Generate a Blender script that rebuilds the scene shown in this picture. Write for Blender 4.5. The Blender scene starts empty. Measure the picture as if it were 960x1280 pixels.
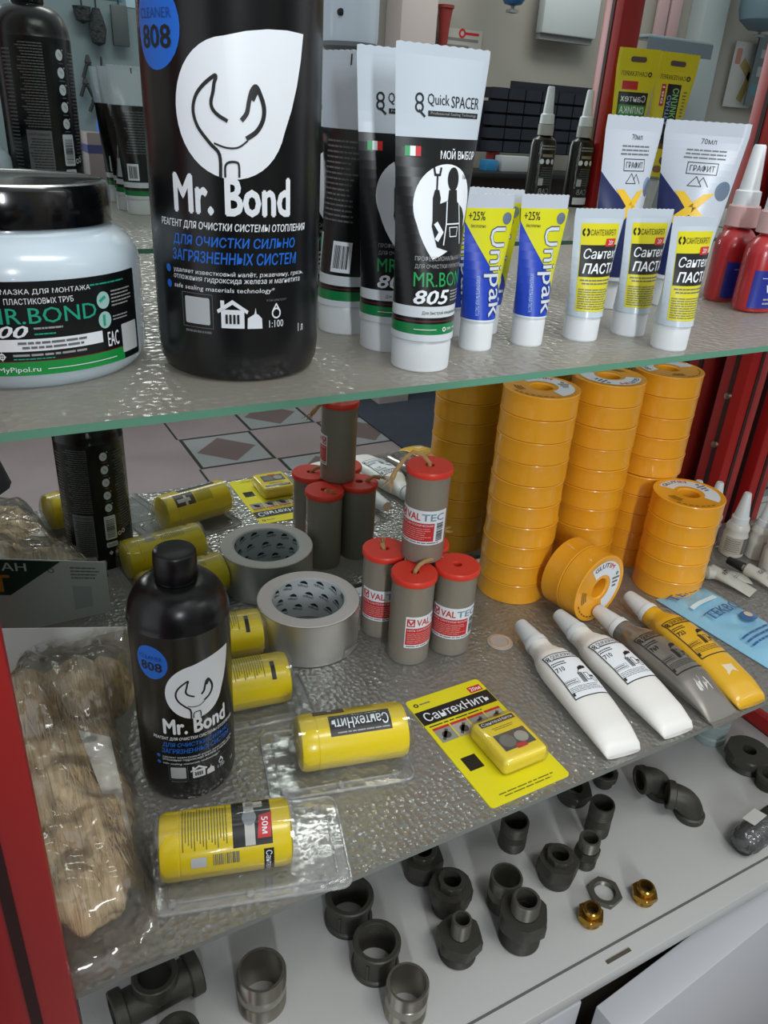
import bpy, bmesh, math, random
import numpy as np
from mathutils import Vector, Matrix
from mathutils.geometry import delaunay_2d_cdt
PI = math.pi
rnd = random.Random(7)
S = bpy.context.scene
COL = S.collection
def lin(c):
    if isinstance(c, str):
        c = [int(c[i:i+2], 16)/255 for i in (1, 3, 5)]
    return [x/12.92 if x <= .04045 else ((x+.055)/1.055)**2.4 for x in c]

# ------------------------------------------------------------------ camera, world, lights, exposure
EYE = 1.35                         # camera height above the shop floor
R3 = ((0.8783781, -0.1705196, 0.4465142), (-0.4743168, -0.4262028, 0.7703082), (0.0589529, -0.8884111, -0.4552475))
FPX = 973.0
cd = bpy.data.cameras.new('camera'); cam = bpy.data.objects.new('camera', cd); COL.objects.link(cam)
cd.sensor_fit = 'VERTICAL'; cd.sensor_height = 36; cd.lens = 36*FPX/1280; cd.clip_start = .02; cd.clip_end = 60
cam.matrix_world = Matrix([[R3[i][0], -R3[i][1], -R3[i][2], (0, 0, EYE)[i]] for i in range(3)] + [[0, 0, 0, 1]])
S.camera = cam
w = bpy.data.worlds.new('world'); S.world = w; w.use_nodes = True
w.node_tree.nodes['Background'].inputs[0].default_value = (.90, .95, 1.0, 1)
w.node_tree.nodes['Background'].inputs[1].default_value = .85
def area(name, loc, target, sx, sy, power, col):
    l = bpy.data.lights.new(name, 'AREA'); l.shape = 'RECTANGLE'; l.size = sx; l.size_y = sy; l.energy = power; l.color = col
    o = bpy.data.objects.new(name, l); COL.objects.link(o); o.location = loc
    o.rotation_euler = (Vector(target)-Vector(loc)).to_track_quat('-Z', 'Y').to_euler()
    return o
area('added_highlight_light', (-.36, -2.05, 1.90), (.12, .36, 1.36), .14, .85, 34, (.90, .96, 1))  # unseen source, added to raise a highlight on the large black bottle
area('ceiling_light', (.60, -.60, 2.72), (.60, -.45, 0), 1.1, .40, 20, (1, .98, .94))
area('ceiling_light', (2.4, -1.35, 2.65), (2.5, -2.0, 1.0), 1.2, .4, 16, (1, .97, .92))
S.view_settings.view_transform = 'Standard'; S.view_settings.look = 'None'; S.view_settings.gamma = 1
S.view_settings.exposure = -0.1; S.view_settings.use_curve_mapping = False
S.cycles.max_bounces = 10; S.cycles.transparent_max_bounces = 24; S.cycles.glossy_bounces = 5; S.cycles.diffuse_bounces = 3
S.cycles.sample_clamp_indirect = 8

# ------------------------------------------------------------------ photogrammetry helpers (metres; mirror and shelves are fixed planes)
ZU, ZL, ZB = EYE-.113, EYE-.5, EYE-.785        # upper glass shelf, lower glass shelf, cabinet base board
YM = .68                                         # plane of the mirror back
YU, YLF, YB = .300, .337, .309                   # front edges: upper shelf, lower shelf, base board
def ray(px, py):
    c = (px-480, py-640, FPX)
    return Vector([sum(R3[i][k]*c[k] for k in range(3)) for i in range(3)])
def at(px, py, z):
    r = ray(px, py); t = (z-EYE)/r.z
    return Vector((0, 0, EYE))+r*t
def room(px, py, yv):                            # a point of the room as the mirror shows it, yv metres into the mirror
    r = ray(px, py); P = Vector((0, 0, EYE))+r*(yv/r.y)
    return Vector((P.x, 2*YM-P.y, P.z))

# ------------------------------------------------------------------ materials
MATS = {}
def mat(name, color, rough=.45, metal=0., bump=None, coat=0., spec=.5, trans=0., sss=0., vary=0., vscale=20., emit=0.):
    if name in MATS: return MATS[name]
    m = bpy.data.materials.new(name); m.use_nodes = True; nt = m.node_tree; b = nt.nodes['Principled BSDF']
    c = lin(color)+[1]
    b.inputs['Base Color'].default_value = c; b.inputs['Roughness'].default_value = rough; b.inputs['Metallic'].default_value = metal
    b.inputs['Specular IOR Level'].default_value = spec
    if coat: b.inputs['Coat Weight'].default_value = coat; b.inputs['Coat Roughness'].default_value = .08
    if trans: b.inputs['Transmission Weight'].default_value = trans
    if sss: b.inputs['Subsurface Weight'].default_value = sss; b.inputs['Subsurface Radius'].default_value = (.01, .006, .003)
    if vary or bump:
        tc = nt.nodes.new('ShaderNodeTexCoord'); n = nt.nodes.new('ShaderNodeTexNoise'); n.inputs['Scale'].default_value = vscale; n.inputs['Detail'].default_value = 4
        nt.links.new(tc.outputs['Object'], n.inputs['Vector'])
        if vary:
            mx = nt.nodes.new('ShaderNodeMix'); mx.data_type = 'RGBA'
            mx.inputs[6].default_value = [x*(1-vary) for x in c[:3]]+[1]; mx.inputs[7].default_value = [min(1, x*(1+vary)) for x in c[:3]]+[1]
            nt.links.new(n.outputs['Fac'], mx.inputs[0]); nt.links.new(mx.outputs[2], b.inputs['Base Color'])
        if bump:
            bp = nt.nodes.new('ShaderNodeBump'); bp.inputs['Strength'].default_value = bump[0]; bp.inputs['Distance'].default_value = bump[1]
            nt.links.new(n.outputs['Fac'], bp.inputs['Height']); nt.links.new(bp.outputs[0], b.inputs['Normal'])
    MATS[name] = m; return m
def clear(name, alpha=.12, tint='#ffffff', rough=.06, bump=None, white='#dfe6ea', gloss=.5):
    """thin clear plastic: see-through with a little haze and a shine that follows the Fresnel law"""
    if name in MATS: return MATS[name]
    m = bpy.data.materials.new(name); m.use_nodes = True; nt = m.node_tree; N = nt.nodes; L = nt.links
    N.remove(N['Principled BSDF']); out = N['Material Output']
    tr = N.new('ShaderNodeBsdfTransparent'); tr.inputs[0].default_value = lin(tint)+[1]
    df = N.new('ShaderNodeBsdfDiffuse'); df.inputs[0].default_value = lin(white)+[1]
    gl = N.new('ShaderNodeBsdfGlossy'); gl.inputs['Roughness'].default_value = rough
    m1 = N.new('ShaderNodeMixShader'); m1.inputs[0].default_value = alpha
    L.new(tr.outputs[0], m1.inputs[1]); L.new(df.outputs[0], m1.inputs[2])
    fr = N.new('ShaderNodeLayerWeight'); fr.inputs['Blend'].default_value = .35
    mp = N.new('ShaderNodeMath'); mp.operation = 'MULTIPLY_ADD'; mp.inputs[1].default_value = gloss; mp.inputs[2].default_value = .06; mp.use_clamp = True
    L.new(fr.outputs['Fresnel'], mp.inputs[0])
    m2 = N.new('ShaderNodeMixShader'); L.new(mp.outputs[0], m2.inputs[0]); L.new(m1.outputs[0], m2.inputs[1]); L.new(gl.outputs[0], m2.inputs[2])
    if bump:
        tc = N.new('ShaderNodeTexCoord'); n = N.new('ShaderNodeTexNoise'); n.inputs['Scale'].default_value = bump[2]; n.inputs['Detail'].default_value = 3
        L.new(tc.outputs['Object'], n.inputs['Vector'])
        bp = N.new('ShaderNodeBump'); bp.inputs['Strength'].default_value = bump[0]; bp.inputs['Distance'].default_value = bump[1]
        L.new(n.outputs['Fac'], bp.inputs['Height']); L.new(bp.outputs[0], gl.inputs['Normal']); L.new(bp.outputs[0], fr.inputs['Normal'])
    L.new(m2.outputs[0], out.inputs[0]); MATS[name] = m; return m
def frosted(name, color, see=.15, gloss=.35, rough=.25, cell=110., strength=.6):
    """embossed frosted shelf glass: pale body, partly see-through, with an embossed flower pattern that catches the lamps"""
    m = bpy.data.materials.new(name); m.use_nodes = True; nt = m.node_tree; N = nt.nodes; L = nt.links
    N.remove(N['Principled BSDF']); out = N['Material Output']
    df = N.new('ShaderNodeBsdfDiffuse'); df.inputs[0].default_value = lin(color)+[1]
    tl = N.new('ShaderNodeBsdfTranslucent'); tl.inputs[0].default_value = lin(color)+[1]
    tr = N.new('ShaderNodeBsdfTransparent'); tr.inputs[0].default_value = (.86, .93, .9, 1)
    gl = N.new('ShaderNodeBsdfGlossy'); gl.inputs['Roughness'].default_value = rough
    a = N.new('ShaderNodeMixShader'); a.inputs[0].default_value = .5; L.new(df.outputs[0], a.inputs[1]); L.new(tl.outputs[0], a.inputs[2])
    lw = N.new('ShaderNodeLayerWeight'); lw.inputs['Blend'].default_value = .5
    sf = N.new('ShaderNodeMath'); sf.operation = 'MULTIPLY_ADD'; sf.inputs[1].default_value = -see; sf.inputs[2].default_value = see; sf.use_clamp = True; L.new(lw.outputs['Facing'], sf.inputs[0])
    b = N.new('ShaderNodeMixShader'); L.new(sf.outputs[0], b.inputs[0]); L.new(a.outputs[0], b.inputs[1]); L.new(tr.outputs[0], b.inputs[2])
    fr = N.new('ShaderNodeLayerWeight'); fr.inputs['Blend'].default_value = .4
    mp = N.new('ShaderNodeMath'); mp.operation = 'MULTIPLY_ADD'; mp.inputs[1].default_value = gloss; mp.inputs[2].default_value = gloss*.35; mp.use_clamp = True
    L.new(fr.outputs['Fresnel'], mp.inputs[0])
    c = N.new('ShaderNodeMixShader'); L.new(mp.outputs[0], c.inputs[0]); L.new(b.outputs[0], c.inputs[1]); L.new(gl.outputs[0], c.inputs[2])
    tc = N.new('ShaderNodeTexCoord'); v = N.new('ShaderNodeTexVoronoi'); v.inputs['Scale'].default_value = cell; v.inputs['Randomness'].default_value = .75
    L.new(tc.outputs['Object'], v.inputs['Vector'])
    v2 = N.new('ShaderNodeTexNoise'); v2.inputs['Scale'].default_value = cell*.9; v2.inputs['Detail'].default_value = 2
    L.new(tc.outputs['Object'], v2.inputs['Vector'])
    ad = N.new('ShaderNodeMath'); ad.operation = 'MULTIPLY_ADD'; ad.inputs[1].default_value = .6; L.new(v2.outputs['Fac'], ad.inputs[0]); L.new(v.outputs['Distance'], ad.inputs[2])
    bp = N.new('ShaderNodeBump'); bp.inputs['Strength'].default_value = strength; bp.inputs['Distance'].default_value = .003
    L.new(ad.outputs[0], bp.inputs['Height']); L.new(bp.outputs[0], gl.inputs['Normal'])
    L.new(c.outputs[0], out.inputs[0]); MATS[name] = m; return m

M_blackbot = mat('black bottle plastic', '#101213', .27)
M_blackcap = mat('black ribbed cap plastic', '#0c0d0e', .35)
M_blackgloss = mat('gloss black lid plastic', '#07080a', .16, coat=.3)
M_white = mat('white plastic', '#ced6db', .35)
M_whitecap = mat('white cap plastic', '#d6dbde', .4)
M_blacklab = mat('black printed film', '#0f1213', .3)
M_ink = mat('white print', '#e6ecf2', .4)
M_inkgrey = mat('grey print', '#9a9c9c', .5)
M_inkdk = mat('dark print', '#16181a', .45)
M_inkdkg = mat('dim grey print', '#63676a', .5)
M_blue = mat('bright blue print', '#1b69d0', .4)
M_green = mat('green print', '#107b42', .35)
M_mbgreen = mat('brand green print', '#1f9a55', .4)
M_teal = mat('teal print', '#1fa081', .4)
M_red = mat('red print', '#c5262c', .4)
M_dkred = mat('dark red print', '#5b1c1c', .4)
M_qr = mat('pale code patch', '#b9bfc2', .5)
M_yel = mat('yellow green print', '#cfcf16', .38)
M_ublue = mat('royal blue print', '#1a3fb4', .35)
M_navy = mat('navy print', '#1d2756', .35)
M_gold = mat('gold yellow print', '#e3b92a', .4)
M_silverpl = mat('silver white tube film', '#bcc5d0', .32)
M_holo = mat('hologram sticker', '#8fa3bd', .2, metal=.6)
M_cyan = mat('pale blue print', '#9cc3ec', .4)

# ------------------------------------------------------------------ 2-D artwork (u right, v up, metres)
_tc = {}
def _text(s, bold=0., shear=0.):
    k = (s, bold, shear)
    if k not in _tc:
        c = bpy.data.curves.new('t', 'FONT'); c.body = s; c.size = 1; c.resolution_u = 2; c.offset = 0; c.shear = shear
        o = bpy.data.objects.new('t', c); me = bpy.data.meshes.new_from_object(o)
        vs = [(v.co.x, v.co.y) for v in me.vertices]; fs = [tuple(p.vertices) for p in me.polygons]
        if bold:                                       # heavier letters: the outline swept a little each way, then made one clean shape
            me.calc_loop_triangles(); tri = np.array([t.vertices[:] for t in me.loop_triangles]); V2 = np.array(vs)
            d = bold*.45; sh = ((-d, 0), (d, 0)) if bold < .034 else ((-d, 0), (d, 0), (0, d*.8), (0, -d*.8), (0, 0)); n = len(vs)
            al = np.concatenate([V2+np.array(q) for q in sh]); ft = [tuple(int(i)+n*q for i in f) for q in range(len(sh)) for f in tri]
            o_ = delaunay_2d_cdt([Vector(p) for p in al.tolist()], [], ft, 0, 1e-4)
            P_ = np.array([p[:] for p in o_[0]]); F_ = [tuple(f) for f in o_[2]]
            C_ = np.array([P_[list(f)].mean(axis=0) for f in F_]); keep = np.zeros(len(F_), bool)
            A_, B_, D_ = (np.concatenate([V2[tri[:, c]]+np.array(q) for q in sh]) for c in range(3))
            def cr(a, b): return (b[None, :, 0]-a[None, :, 0])*(C_[:, None, 1]-a[None, :, 1])-(b[None, :, 1]-a[None, :, 1])*(C_[:, None, 0]-a[None, :, 0])
            for lo in range(0, len(A_), 400):
                a_, b_, d_ = A_[lo:lo+400], B_[lo:lo+400], D_[lo:lo+400]
                x1, x2, x3 = cr(a_, b_) >= 0, cr(b_, d_) >= 0, cr(d_, a_) >= 0
                keep |= (((x1 == x2) & (x2 == x3))).any(axis=1)
            vs = [tuple(p) for p in P_.tolist()]; fs = [f for f, q in zip(F_, keep) if q]
        bpy.data.objects.remove(o); bpy.data.curves.remove(c); bpy.data.meshes.remove(me)
        _tc[k] = (vs, fs)
    return _tc[k]
def fit(g, u0, v0, u1, v1):
    vs, fs = g
    xs = [p[0] for p in vs]; ys = [p[1] for p in vs]; x0, x1, y0, y1 = min(xs), max(xs), min(ys), max(ys)
    return [(u0+(x-x0)/(x1-x0)*(u1-u0), v0+(y-y0)/(y1-y0)*(v1-v0)) for x, y in vs], fs
def text(s, u0, v0, u1, v1, bold=0.02, shear=0., rot=0):
    if v1-v0 < .0034 and not rot: bold = 0
    vs, fs = _text(s, bold, shear)
    if rot: 
        c, n = round(math.cos(math.radians(rot))), round(math.sin(math.radians(rot)))
        vs = [(c*x-n*y, n*x+c*y) for x, y in vs]
    return fit((vs, fs), u0, v0, u1, v1)
def rect(u0, v0, u1, v1): return [(u0, v0), (u1, v0), (u1, v1), (u0, v1)], [(0, 1, 2, 3)]
def poly(*pts): return list(pts), [tuple(range(len(pts)))]
def disc(cu, cv, r, ry=None, n=28):
    ry = ry or r
    return [(cu+r*math.cos(2*PI*i/n), cv+ry*math.sin(2*PI*i/n)) for i in range(n)], [tuple(range(n))]
def rrect(u0, v0, u1, v1, r, n=5):
    P = []
    for cx, cy, a in ((u1-r, v0+r, -90), (u1-r, v1-r, 0), (u0+r, v1-r, 90), (u0+r, v0+r, 180)):
        P += [(cx+r*math.cos(math.radians(a+90*i/n)), cy+r*math.sin(math.radians(a+90*i/n))) for i in range(n+1)]
    return P, [tuple(range(len(P)))]
def annulus(cu, cv, r0, r1, a0=0, a1=360, n=24):
    V = []; Fc = []
    for i in range(n+1):
        a = math.radians(a0+(a1-a0)*i/n)
        V += [(cu+r0*math.cos(a), cv+r0*math.sin(a)), (cu+r1*math.cos(a), cv+r1*math.sin(a))]
    for i in range(n): Fc.append((2*i, 2*i+1, 2*i+3, 2*i+2))
    return V, Fc
def join(*gs):
    V = []; Fc = []
    for vs, fs in gs:
        k = len(V); V += vs; Fc += [tuple(i+k for i in f) for f in fs]
    return V, Fc
def frame(u0, v0, u1, v1, t): return join(rect(u0, v0, u1, v0+t), rect(u0, v1-t, u1, v1), rect(u0, v0, u0+t, v1), rect(u1-t, v0, u1, v1))
def lines(u0, v0, u1, v1, n, fill=.5, seed=1, center=False, words=True):
    r = random.Random(seed); G = []; h = (v1-v0)/n
    for i in range(n):
        a = u0; b = u1-(u1-u0)*r.random()*.22
        if center: d = (u1-u0)*r.random()*.12; a = u0+d; b = u1-d
        y = v1-(i+.5)*h; x = a
        while x < b-1e-5:
            l = min(b-x, (u1-u0)*(.06+.14*r.random())) if words else b-x
            G.append(rect(x, y-h*fill/2, x+l, y+h*fill/2)); x += l+(u1-u0)*.018
    return join(*G)
def bars(u0, v0, u1, v1, n, seed=3, vert=True):
    r = random.Random(seed); G = []; w = ((u1-u0) if vert else (v1-v0))/n
    for i in range(n):
        t = w*(.3+.5*r.random())
        G.append(rect(u0+i*w, v0, u0+i*w+t, v1) if vert else rect(u0, v0+i*w, u1, v0+i*w+t))
    return join(*G)
def stroke(pts, t, closed=False):
    G = []; n = len(pts)
    for i in range(n if closed else n-1):
        a = Vector(pts[i]); b = Vector(pts[(i+1) % n]); d = (b-a)
        if d.length < 1e-7: continue
        d.normalize(); p = Vector((-d.y, d.x))*t/2; e = d*t*.3
        G.append(([tuple(a-e-p), tuple(b+e-p), tuple(b+e+p), tuple(a-e+p)], [(0, 1, 2, 3)]))
    return join(*G)
def smooth(pts, k=6):
    P = [Vector(p) for p in pts]; out = []
    for i in range(len(P)-1):
        a, b, c, d = P[max(i-1, 0)], P[i], P[i+1], P[min(i+2, len(P)-1)]
        for j in range(k):
            t = j/k; out.append(tuple(.5*((2*b)+(c-a)*t+(2*a-5*b+4*c-d)*t*t+(3*b-a-3*c+d)*t**3)))
    return out+[tuple(P[-1])]
def move(g, du, dv, s=1., rot=0.):
    c, n = math.cos(math.radians(rot)), math.sin(math.radians(rot))
    return [(du+s*(c*x-n*y), dv+s*(n*x+c*y)) for x, y in g[0]], g[1]
def drop(cu, cv, r, tu, tv, n=30):
    """a round drop with one sharp tip"""
    d = math.hypot(tu-cu, tv-cv); a = math.atan2(tv-cv, tu-cu); b = math.acos(min(.999, r/d))
    P = [(cu+r*math.cos(a+b+(2*PI-2*b)*i/n), cv+r*math.sin(a+b+(2*PI-2*b)*i/n)) for i in range(n+1)]
    def bul(p, q, s):
        return [(p[0]+(q[0]-p[0])*t + s*(-(q[1]-p[1]))*t*(1-t), p[1]+(q[1]-p[1])*t+s*(q[0]-p[0])*t*(1-t)) for t in (.25, .5, .75)]
    T = (tu, tv)
    P = P + bul(P[-1], T, -.18) + [T] + bul(T, P[0], -.18)
    return P, [tuple(range(len(P)))]

# ------------------------------------------------------------------ mappers: artwork onto a surface
def m_cyl(r, z0=0., a0=0.):
    return lambda u, v, o: ((r+o)*math.sin(u/r+a0), -(r+o)*math.cos(u/r+a0), z0+v)
def m_tube(r, L, cap, seal, back=False):
    def f(u, v, o):
        k = min(1, max(0, (v-cap)/(L-cap-seal))); s = max(-1, min(1, u/(PI*r/2))); sg = 1 if back else -1
        x = (1-k)*r*math.sin(PI*s/2)+k*s*PI*r/2; y = (1-k)*r*math.cos(PI*s/2)+k*.0006
        nx = math.sin(PI*s/2)*(1-k)
        x = -x if back else x; nx = -nx if back else nx
        return (x+nx*o, sg*(y+o*(.35+.65*math.cos(PI*s/2))), v)
    return f
def m_front(y=0.): return lambda u, v, o: (u, y-o, v)
def m_top(z=0.): return lambda u, v, o: (u, v, z+o)

# ------------------------------------------------------------------ mesh builder
class MB:
    def __init__(s): s.v = []; s.f = []; s.m = []; s.mats = []
    def mi(s, m):
        if m not in s.mats: s.mats.append(m)
        return s.mats.index(m)
    def add(s, vs, fs, m, M=None):
        k = len(s.v); i = s.mi(m)
        s.v += [tuple(M @ Vector(p)) for p in vs] if M else [tuple(p) for p in vs]
        for f in fs: s.f.append(tuple(j+k for j in f)); s.m.append(i)
        return s
    def lathe(s, prof, m, n=32, M=None, sx=1., sy=1.):
        V = []; Fc = []; idx = []
        for r, z in prof:
            if r < 1e-7: idx.append([len(V)]*n); V.append((0, 0, z))
            else:
                idx.append(list(range(len(V), len(V)+n))); V += [(sx*r*math.cos(2*PI*i/n), sy*r*math.sin(2*PI*i/n), z) for i in range(n)]
        for a, b in zip(idx, idx[1:]):
            for i in range(n):
                q = [a[i], a[(i+1) % n], b[(i+1) % n], b[i]]; q = [x for j, x in enumerate(q) if x not in q[:j]]
                if len(q) > 2: Fc.append(tuple(q))
        return s.add(V, Fc, m, M)
    def box(s, c, d, m, bev=0., M=None, seg=2):
        bm = bmesh.new(); bmesh.ops.create_cube(bm, size=1)
        for v in bm.verts: v.co = Vector((c[0]+v.co.x*d[0], c[1]+v.co.y*d[1], c[2]+v.co.z*d[2]))
        if bev: bmesh.ops.bevel(bm, geom=bm.edges[:], offset=bev, segments=seg, affect='EDGES', profile=.5)
        return s.bm(bm, m, M)
    def bm(s, bm, m, M=None):
        bm.verts.index_update(); V = [v.co.copy() for v in bm.verts]; Fc = [tuple(v.index for v in f.verts) for f in bm.faces]; bm.free()
        return s.add(V, Fc, m, M)
    def loft(s, rings, m, cap=True, closed=True, M=None):
        n = len(rings[0]); V = [p for r in rings for p in r]; Fc = []
        for a in range(len(rings)-1):
            for i in range(n if closed else n-1):
                j = (i+1) % n; Fc.append((a*n+i, a*n+j, (a+1)*n+j, (a+1)*n+i))
        if cap: Fc += [tuple(range(n))[::-1], tuple(range((len(rings)-1)*n, len(rings)*n))]
        return s.add(V, Fc, m, M)
    def tube(s, pts, r, m, n=8, cap=True, M=None):
        rings = []; P = [Vector(p) for p in pts]; rr = r if isinstance(r, (list, tuple)) else [r]*len(P); up = None
        for i, p in enumerate(P):
            d = (P[min(i+1, len(P)-1)]-P[max(i-1, 0)]).normalized()
            if up is None: up = d.orthogonal().normalized()
            up = (up-d*up.dot(d)).normalized(); sd = d.cross(up)
            rings.append([p+(up*math.cos(2*PI*k/n)+sd*math.sin(2*PI*k/n))*rr[i] for k in range(n)])
        return s.loft(rings, m, cap, True, M)
    def prism(s, pts, z0, z1, m, M=None):
        n = len(pts); V = [(x, y, z0) for x, y in pts]+[(x, y, z1) for x, y in pts]
        Fc = [tuple(range(n))[::-1], tuple(range(n, 2*n))]+[(i, (i+1) % n, n+(i+1) % n, n+i) for i in range(n)]
        return s.add(V, Fc, m, M)
    def art(s, g, mp, m, o=.00015, du=None, dv=None, M=None):
        """paste 2-D artwork g on the surface mp, cut fine enough to follow it"""
        vs, fs = g; bm = bmesh.new(); vv = [bm.verts.new((x, y, 0)) for x, y in vs]
        for f in fs:
            try: bm.faces.new([vv[i] for i in f])
            except ValueError: pass
        for step, ax in ((du, 0), (dv, 1)):
            if not step: continue
            lo = min(p[ax] for p in vs); hi = max(p[ax] for p in vs); k = math.floor(lo/step)+1
            while k*step < hi:
                co = [0, 0, 0]; co[ax] = k*step; no = [0, 0, 0]; no[ax] = 1
                bmesh.ops.bisect_plane(bm, geom=bm.verts[:]+bm.edges[:]+bm.faces[:], plane_co=co, plane_no=no, dist=1e-7); k += 1
        big = [f for f in bm.faces if len(f.verts) > 4]
        if big: bmesh.ops.triangulate(bm, faces=big)
        for v in bm.verts: v.co = Vector(mp(v.co.x, v.co.y, o))
        return s.bm(bm, m, M)
    def build(s, name, parent=None, loc=None, rz=0., ang=35, flat=False):
        me = bpy.data.meshes.new(name); me.from_pydata(s.v, [], s.f)
        for m in s.mats: me.materials.append(m)
        me.polygons.foreach_set('material_index', s.m)
        if not flat:
            me.polygons.foreach_set('use_smooth', [True]*len(s.f)); me.set_sharp_from_angle(angle=math.radians(ang))
        me.update()
        o = bpy.data.objects.new(name, me); COL.objects.link(o)
        if parent: o.parent = parent
        if loc: o.location = loc
        o.rotation_euler.z = rz
        return o
def tag(o, label=None, cat=None, group=None, kind=None):
    for k, x in (('label', label), ('category', cat), ('group', group), ('kind', kind)):
        if x: o[k] = x
    return o
def thing(name, label, cat, loc, rz=0., group=None, rot=None):
    o = bpy.data.objects.new(name, None); COL.objects.link(o); o.empty_display_size = .02; o.location = loc
    o.rotation_euler = rot if rot else (0, 0, rz)
    return tag(o, label, cat, group)
def dup(src, loc, label, rz=None, rot=None):
    r = src.copy(); COL.objects.link(r); r.location = loc; r['label'] = label
    if rz is not None: r.rotation_euler = (0, 0, rz)
    if rot is not None: r.rotation_euler = rot
    for ch in list(src.children):
        c = ch.copy(); COL.objects.link(c); c.parent = r
        for g in list(ch.children):
            d = g.copy(); COL.objects.link(d); d.parent = c
    return r
def T(x=0, y=0, z=0): return Matrix.Translation((x, y, z))
def RX(d): return Matrix.Rotation(math.radians(d), 4, 'X')
def RY(d): return Matrix.Rotation(math.radians(d), 4, 'Y')
def RZ(d): return Matrix.Rotation(math.radians(d), 4, 'Z')
def deg(d): return math.radians(d)

# ------------------------------------------------------------------ the shop behind the viewer (seen in the mirror)
def floor_mat():
    m = bpy.data.materials.new('stone floor tiles'); m.use_nodes = True; nt = m.node_tree; N = nt.nodes; L = nt.links; b = N['Principled BSDF']
    b.inputs['Roughness'].default_value = .35
    tc = N.new('ShaderNodeTexCoord'); sp = N.new('ShaderNodeSeparateXYZ'); L.new(tc.outputs['Object'], sp.inputs[0])
    def M(op, a, c=None, d=None):
        n = N.new('ShaderNodeMath'); n.operation = op
        for i, x in enumerate((a, c, d)):
            if x is None: continue
            if isinstance(x, (int, float)): n.inputs[i].default_value = x
            else: L.new(x, n.inputs[i])
        return n.outputs[0]
    tx = M('DIVIDE', M('SUBTRACT', sp.outputs[0], .80), .333); ty = M('DIVIDE', M('ADD', sp.outputs[1], 1.89), .345)
    fx = M('ABSOLUTE', M('SUBTRACT', M('FRACT', tx), .5)); fy = M('ABSOLUTE', M('SUBTRACT', M('FRACT', ty), .5))
    ck = M('MULTIPLY', M('LESS_THAN', M('MODULO', M('ADD', M('ADD', M('FLOOR', tx), M('FLOOR', ty)), 100), 2), .5), M('GREATER_THAN', sp.outputs[0], .79))
    bord = M('MULTIPLY', ck, M('GREATER_THAN', M('MAXIMUM', fx, fy), .455))
    dia = M('MULTIPLY', ck, M('LESS_THAN', M('ADD', fx, fy), .40))
    nz = N.new('ShaderNodeTexNoise'); nz.inputs['Scale'].default_value = 3.5; nz.inputs['Detail'].default_value = 5; L.new(tc.outputs['Object'], nz.inputs['Vector'])
    def mix(f, a, c):
        n = N.new('ShaderNodeMix'); n.data_type = 'RGBA'
        if isinstance(f, (int, float)): n.inputs[0].default_value = f
        else: L.new(f, n.inputs[0])
        for i, x in ((6, a), (7, c)):
            if isinstance(x, str): n.inputs[i].default_value = lin(x)+[1]
            else: L.new(x, n.inputs[i])
        return n.outputs[2]
    plain = mix(nz.outputs['Fac'], '#8d8083', '#a39797')
    sq = mix(nz.outputs['Fac'], '#868c90', '#a3a5a6')
    c = mix(ck, plain, sq); c = mix(dia, c, '#6f5f60'); c = mix(bord, c, '#2f3234')
    L.new(c, b.inputs['Base Color']); return m
def struct(mb, name, **k): return tag(mb.build(name, **k), kind='structure')
M_wall = mat('warm grey wall paint', '#a9a59c', .8, vary=.04, vscale=3)
struct(MB().box((1.8, -.4, -.02), (9, 5, .04), floor_mat(), M=None), 'floor')
struct(MB().box((1.8, -2.19, 1.4), (9, .1, 2.8), M_wall), 'wall_back')
struct(MB().box((1.8, .86, 1.4), (9, .1, 2.8), M_wall), 'wall_front')
P = room(500, 50, 3.36); Q = room(545, 50, 3.36)
struct(MB().box(((P.x+Q.x)/2, -2.07, 1.4), (Q.x-P.x, .14, 2.8), mat('pinkish white paint', '#c3b7b5', .6), .006), 'pillar')
P = room(882, 10, 3.4); Q = room(912, 10, 3.4)
struct(MB().box(((P.x+Q.x)/2, -2.09, 1.4), (Q.x-P.x, .10, 2.8), mat('pale blue grey paint', '#aab4b6', .6), .006), 'pillar')

def wallbox(name, label, cat, x0, y0, x1, y1, yv, depth, m, parts=None, bev=.004):
    """a flat-fronted thing hanging on the shop wall, from its outline as the mirror shows it"""
    a = room(x0, (y0+y1)/2, yv); b = room(x1, (y0+y1)/2, yv); zt = room((x0+x1)/2, y0, yv).z; zb = room((x0+x1)/2, y1, yv).z
    t = thing(name, label, cat, ((a.x+b.x)/2, a.y, zb))
    W, Hh = abs(b.x-a.x), zt-zb
    MB().box((0, -depth/2, Hh/2), (W, depth, Hh), m, bev).build('panel', t)
    return t, W, Hh
def wart(t, name, g, m, o=.0004):
    MB().art(g, lambda u, v, k: (-u, k, v), m, o).build(name, t)
# heating radiator / white panel
t, W, Hh = wallbox('wall_heater', 'white flat panel heater high on the grey wall, in the mirror', 'heater', 682, -40, 752, 46, 3.40, .05, mat('white enamel', '#c6ced0', .4), bev=.008)
MB().box((0, -.035, -.012), (W*.96, .03, .024), mat('grey bracket metal', '#8a8c8c', .5)).build('bracket', t)
# poster with grey bars
t, W, Hh = wallbox('wall_poster', 'white paper notice with red heading and grey bars on the wall, in the mirror', 'poster', 549, 36, 602, 70, 3.48, .004, mat('paper', '#b9b6b0', .8), bev=0)
wart(t, 'print', join(rect(-W/2+.02, Hh*.55, W/2-.02, Hh*.66), rect(-W*.2, Hh*.28, W/2-.02, Hh*.4)), mat('grey band print', '#7f7d7b', .7))
wart(t, 'logo', join(annulus(-W*.02, Hh*.84, .010, .019), rect(-W*.42, Hh*.8, -W*.1, Hh*.9)), M_red)
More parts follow.
